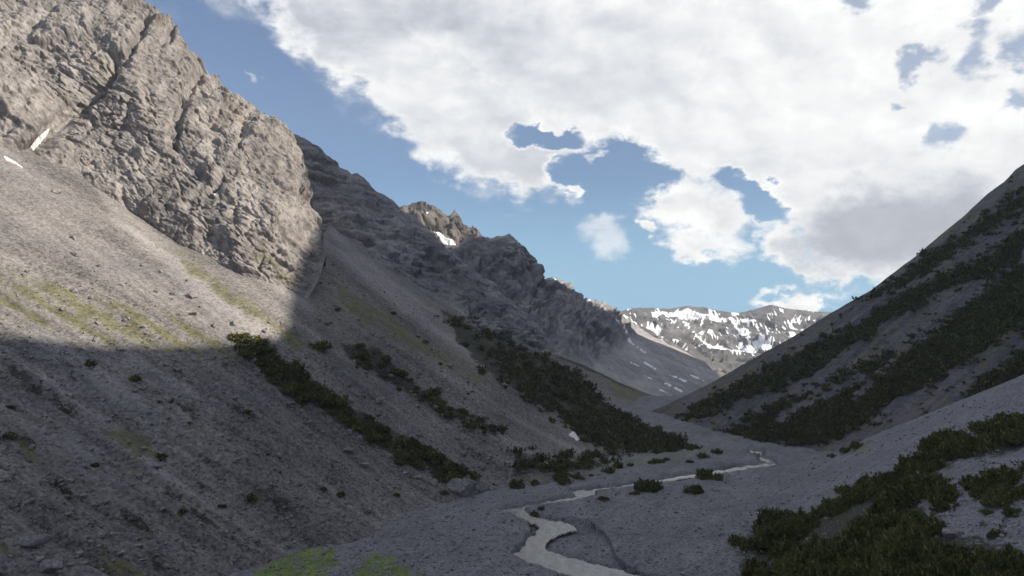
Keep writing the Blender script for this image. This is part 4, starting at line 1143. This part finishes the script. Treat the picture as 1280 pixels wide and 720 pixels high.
snow_patch('spur', [(792,508),(808,507),(806,513),(794,513)], .6, 'upper snow remnant in the gorge below the green meadow', gs)
snow_patch('scree', [(788,517),(796,519),(806,524),(818,527),(819,531),(806,530),(795,525)], .8, 'long snow remnant in the gorge beside the dark spur', gs)
snow_patch('cliff', [(62,157),(68,153),(64,162),(54,174),(43,186),(37,190),(41,181),(51,168)], .7, 'narrow snow tongue in the steep gully of the sunlit cliff', gs)
snow_patch('scree', [(4,200),(14,203),(25,211),(27,213),(15,208),(5,203)], .45, 'thin snow edge at the foot of the cliff gully', gs)

# ---- grass
def blades():
    r = np.random.RandomState(31); B = []
    for poly, n in zip(MOSS, (5200, 4200, 400)):
        p = np.array(poly, float); xs = r.uniform(p[:, 0].min(), p[:, 0].max(), n); ys = r.uniform(p[:, 1].min(), p[:, 1].max(), n)
        G_ = ground_at(xs, ys); q = np.stack([G_[:, 0], G_[:, 1], G_[:, 0]*0], -1)
        k = MOSS.index(poly)
        m = pmask(xs, ys, poly, 9, 14, k*2.0, 12)*sstep(-.45, .08, fbm(q/np.array([1.6, 3.4, 1])+k, 5, .65)) > .45
        B.append(G_[m])
    B = np.concatenate(B)
    n = len(B)
    B = np.repeat(B, 4, 0) + np.c_[r.normal(0, .14, (n*4, 2)), np.zeros(n*4)]
    D = np.c_[r.normal(0, .55, (n*4, 2)), np.ones(n*4)]
    ln = r.uniform(.05, .13, n*4)
    return leaf_quads(B - [0, 0, .03], D, ln, ln*.22, r)
Q = blades(); me = quad_mesh('grass', Q); me.materials.append(M['blade'])
tag(link('grass', me), 'bright green grass and moss patches on the gravel beside the slope foot', 'grass', kind='stuff')
def turf():
    r = np.random.RandomState(37); n = 15000
    xs = r.uniform(0, 430, n); ys = r.uniform(295, 465, n); d = xs*0
    for poly in [[(-20,330),(60,352),(140,368),(215,400),(300,432),(345,462),(250,452),(100,428),(0,398)], [(186,298),(232,318),(300,366),(352,398),(400,438),(360,440),(330,405),(262,362)]]:
        d = np.maximum(d, pmask(xs, ys, poly, 14, 9, 0))
    d = d*sstep(-.15, .25, streaks(xs, ys, 2.2, 42, 4) + .5*n2(xs, ys, 9, 3))
    P = layer_points('scree', xs, ys)[r.rand(n) < d*.5]
    m = 6; n = len(P)
    B = np.repeat(P, m, 0) + np.c_[r.normal(0, .25, (n*m, 2)), np.zeros(n*m)]
    ln = r.uniform(.12, .34, n*m)
    return leaf_quads(B - [0, 0, .03], np.c_[r.normal(0, .7, (n*m, 2)), np.ones(n*m)], ln, ln*.26, r)
M['turf'] = foliage_mat('dry_turf', (.11, .11, .040), (.16, .15, .06), (.21, .19, .09))
Q = turf(); print('turf', len(Q)); me = quad_mesh('alpine_turf', Q); me.materials.append(M['turf'])
tag(link('alpine_turf', me), 'thin olive turf growing in streaks on the sunlit scree', 'turf', kind='stuff')
def tufts():
    """low dry plants growing in flecks over the shaded slope and the fan"""
    r = np.random.RandomState(33)
    n = 9000; xs = r.uniform(-10, 600, n); ys = r.uniform(430, 720, n)
    c, rr = fall_coord(xs, ys)
    k = (sstep(.05, .4, fbm(np.stack([c/5., rr/11., c*0+2], -1), 4)) > r.rand(n)*1.4) & (ys < np.interp(xs, [0,250,330,450,600], [720,720,700,655,605]))
    P = layer_points('scree', xs[k], ys[k])
    n = 2500; xs = r.uniform(930, 1290, n); ys = r.uniform(500, 720, n)
    G_ = ground_at(xs, ys); k = (G_[:, 2] > FLOOR+2) & (sstep(.0, .35, fbm(G_/6., 3)) > r.rand(n)*1.2)
    P = np.concatenate([P, G_[k]])
    m = 7; n = len(P)
    B = np.repeat(P, m, 0) + np.c_[r.normal(0, .26, (n*m, 2)), np.zeros(n*m)]
    D = np.c_[r.normal(0, .8, (n*m, 2)), np.ones(n*m)*.8]; ln = r.uniform(.14, .42, n*m)
    return leaf_quads(B - [0, 0, .03], D, ln, ln*.28, r)
Q = tufts(); print('tufts', len(Q)); me = quad_mesh('dry_tufts', Q); me.materials.append(M['tuft'])
tag(link('dry_tufts', me), 'low dry brown and green plants flecked over the shaded slopes', 'low plants', kind='stuff')

# ---- the air of the valley
hz = bpy.data.meshes.new('haze')
x0, x1, y0, y1, z0, z1 = -700, 900, -420, 1700, -152, 480
hv = [(x, y, z) for x in (x0, x1) for y in (y0, y1) for z in (z0, z1)]
hz.from_pydata(hv, [], [(0,1,3,2),(4,6,7,5),(0,4,5,1),(2,3,7,6),(0,2,6,4),(1,5,7,3)])
hm = bpy.data.materials.new('haze'); hm.use_nodes = True
ht = hm.node_tree; ht.nodes.clear()
ho = ht.nodes.new('ShaderNodeOutputMaterial'); hp = ht.nodes.new('ShaderNodeVolumePrincipled')
hp.inputs['Color'].default_value = (.80, .88, 1.0, 1); hp.inputs['Density'].default_value = .00020; hp.inputs['Anisotropy'].default_value = .2
ht.links.new(hp.outputs[0], ho.inputs['Volume'])
hz.materials.append(hm)
tag(link('haze', hz), 'thin pale blue haze filling the valley air', 'haze', kind='stuff')
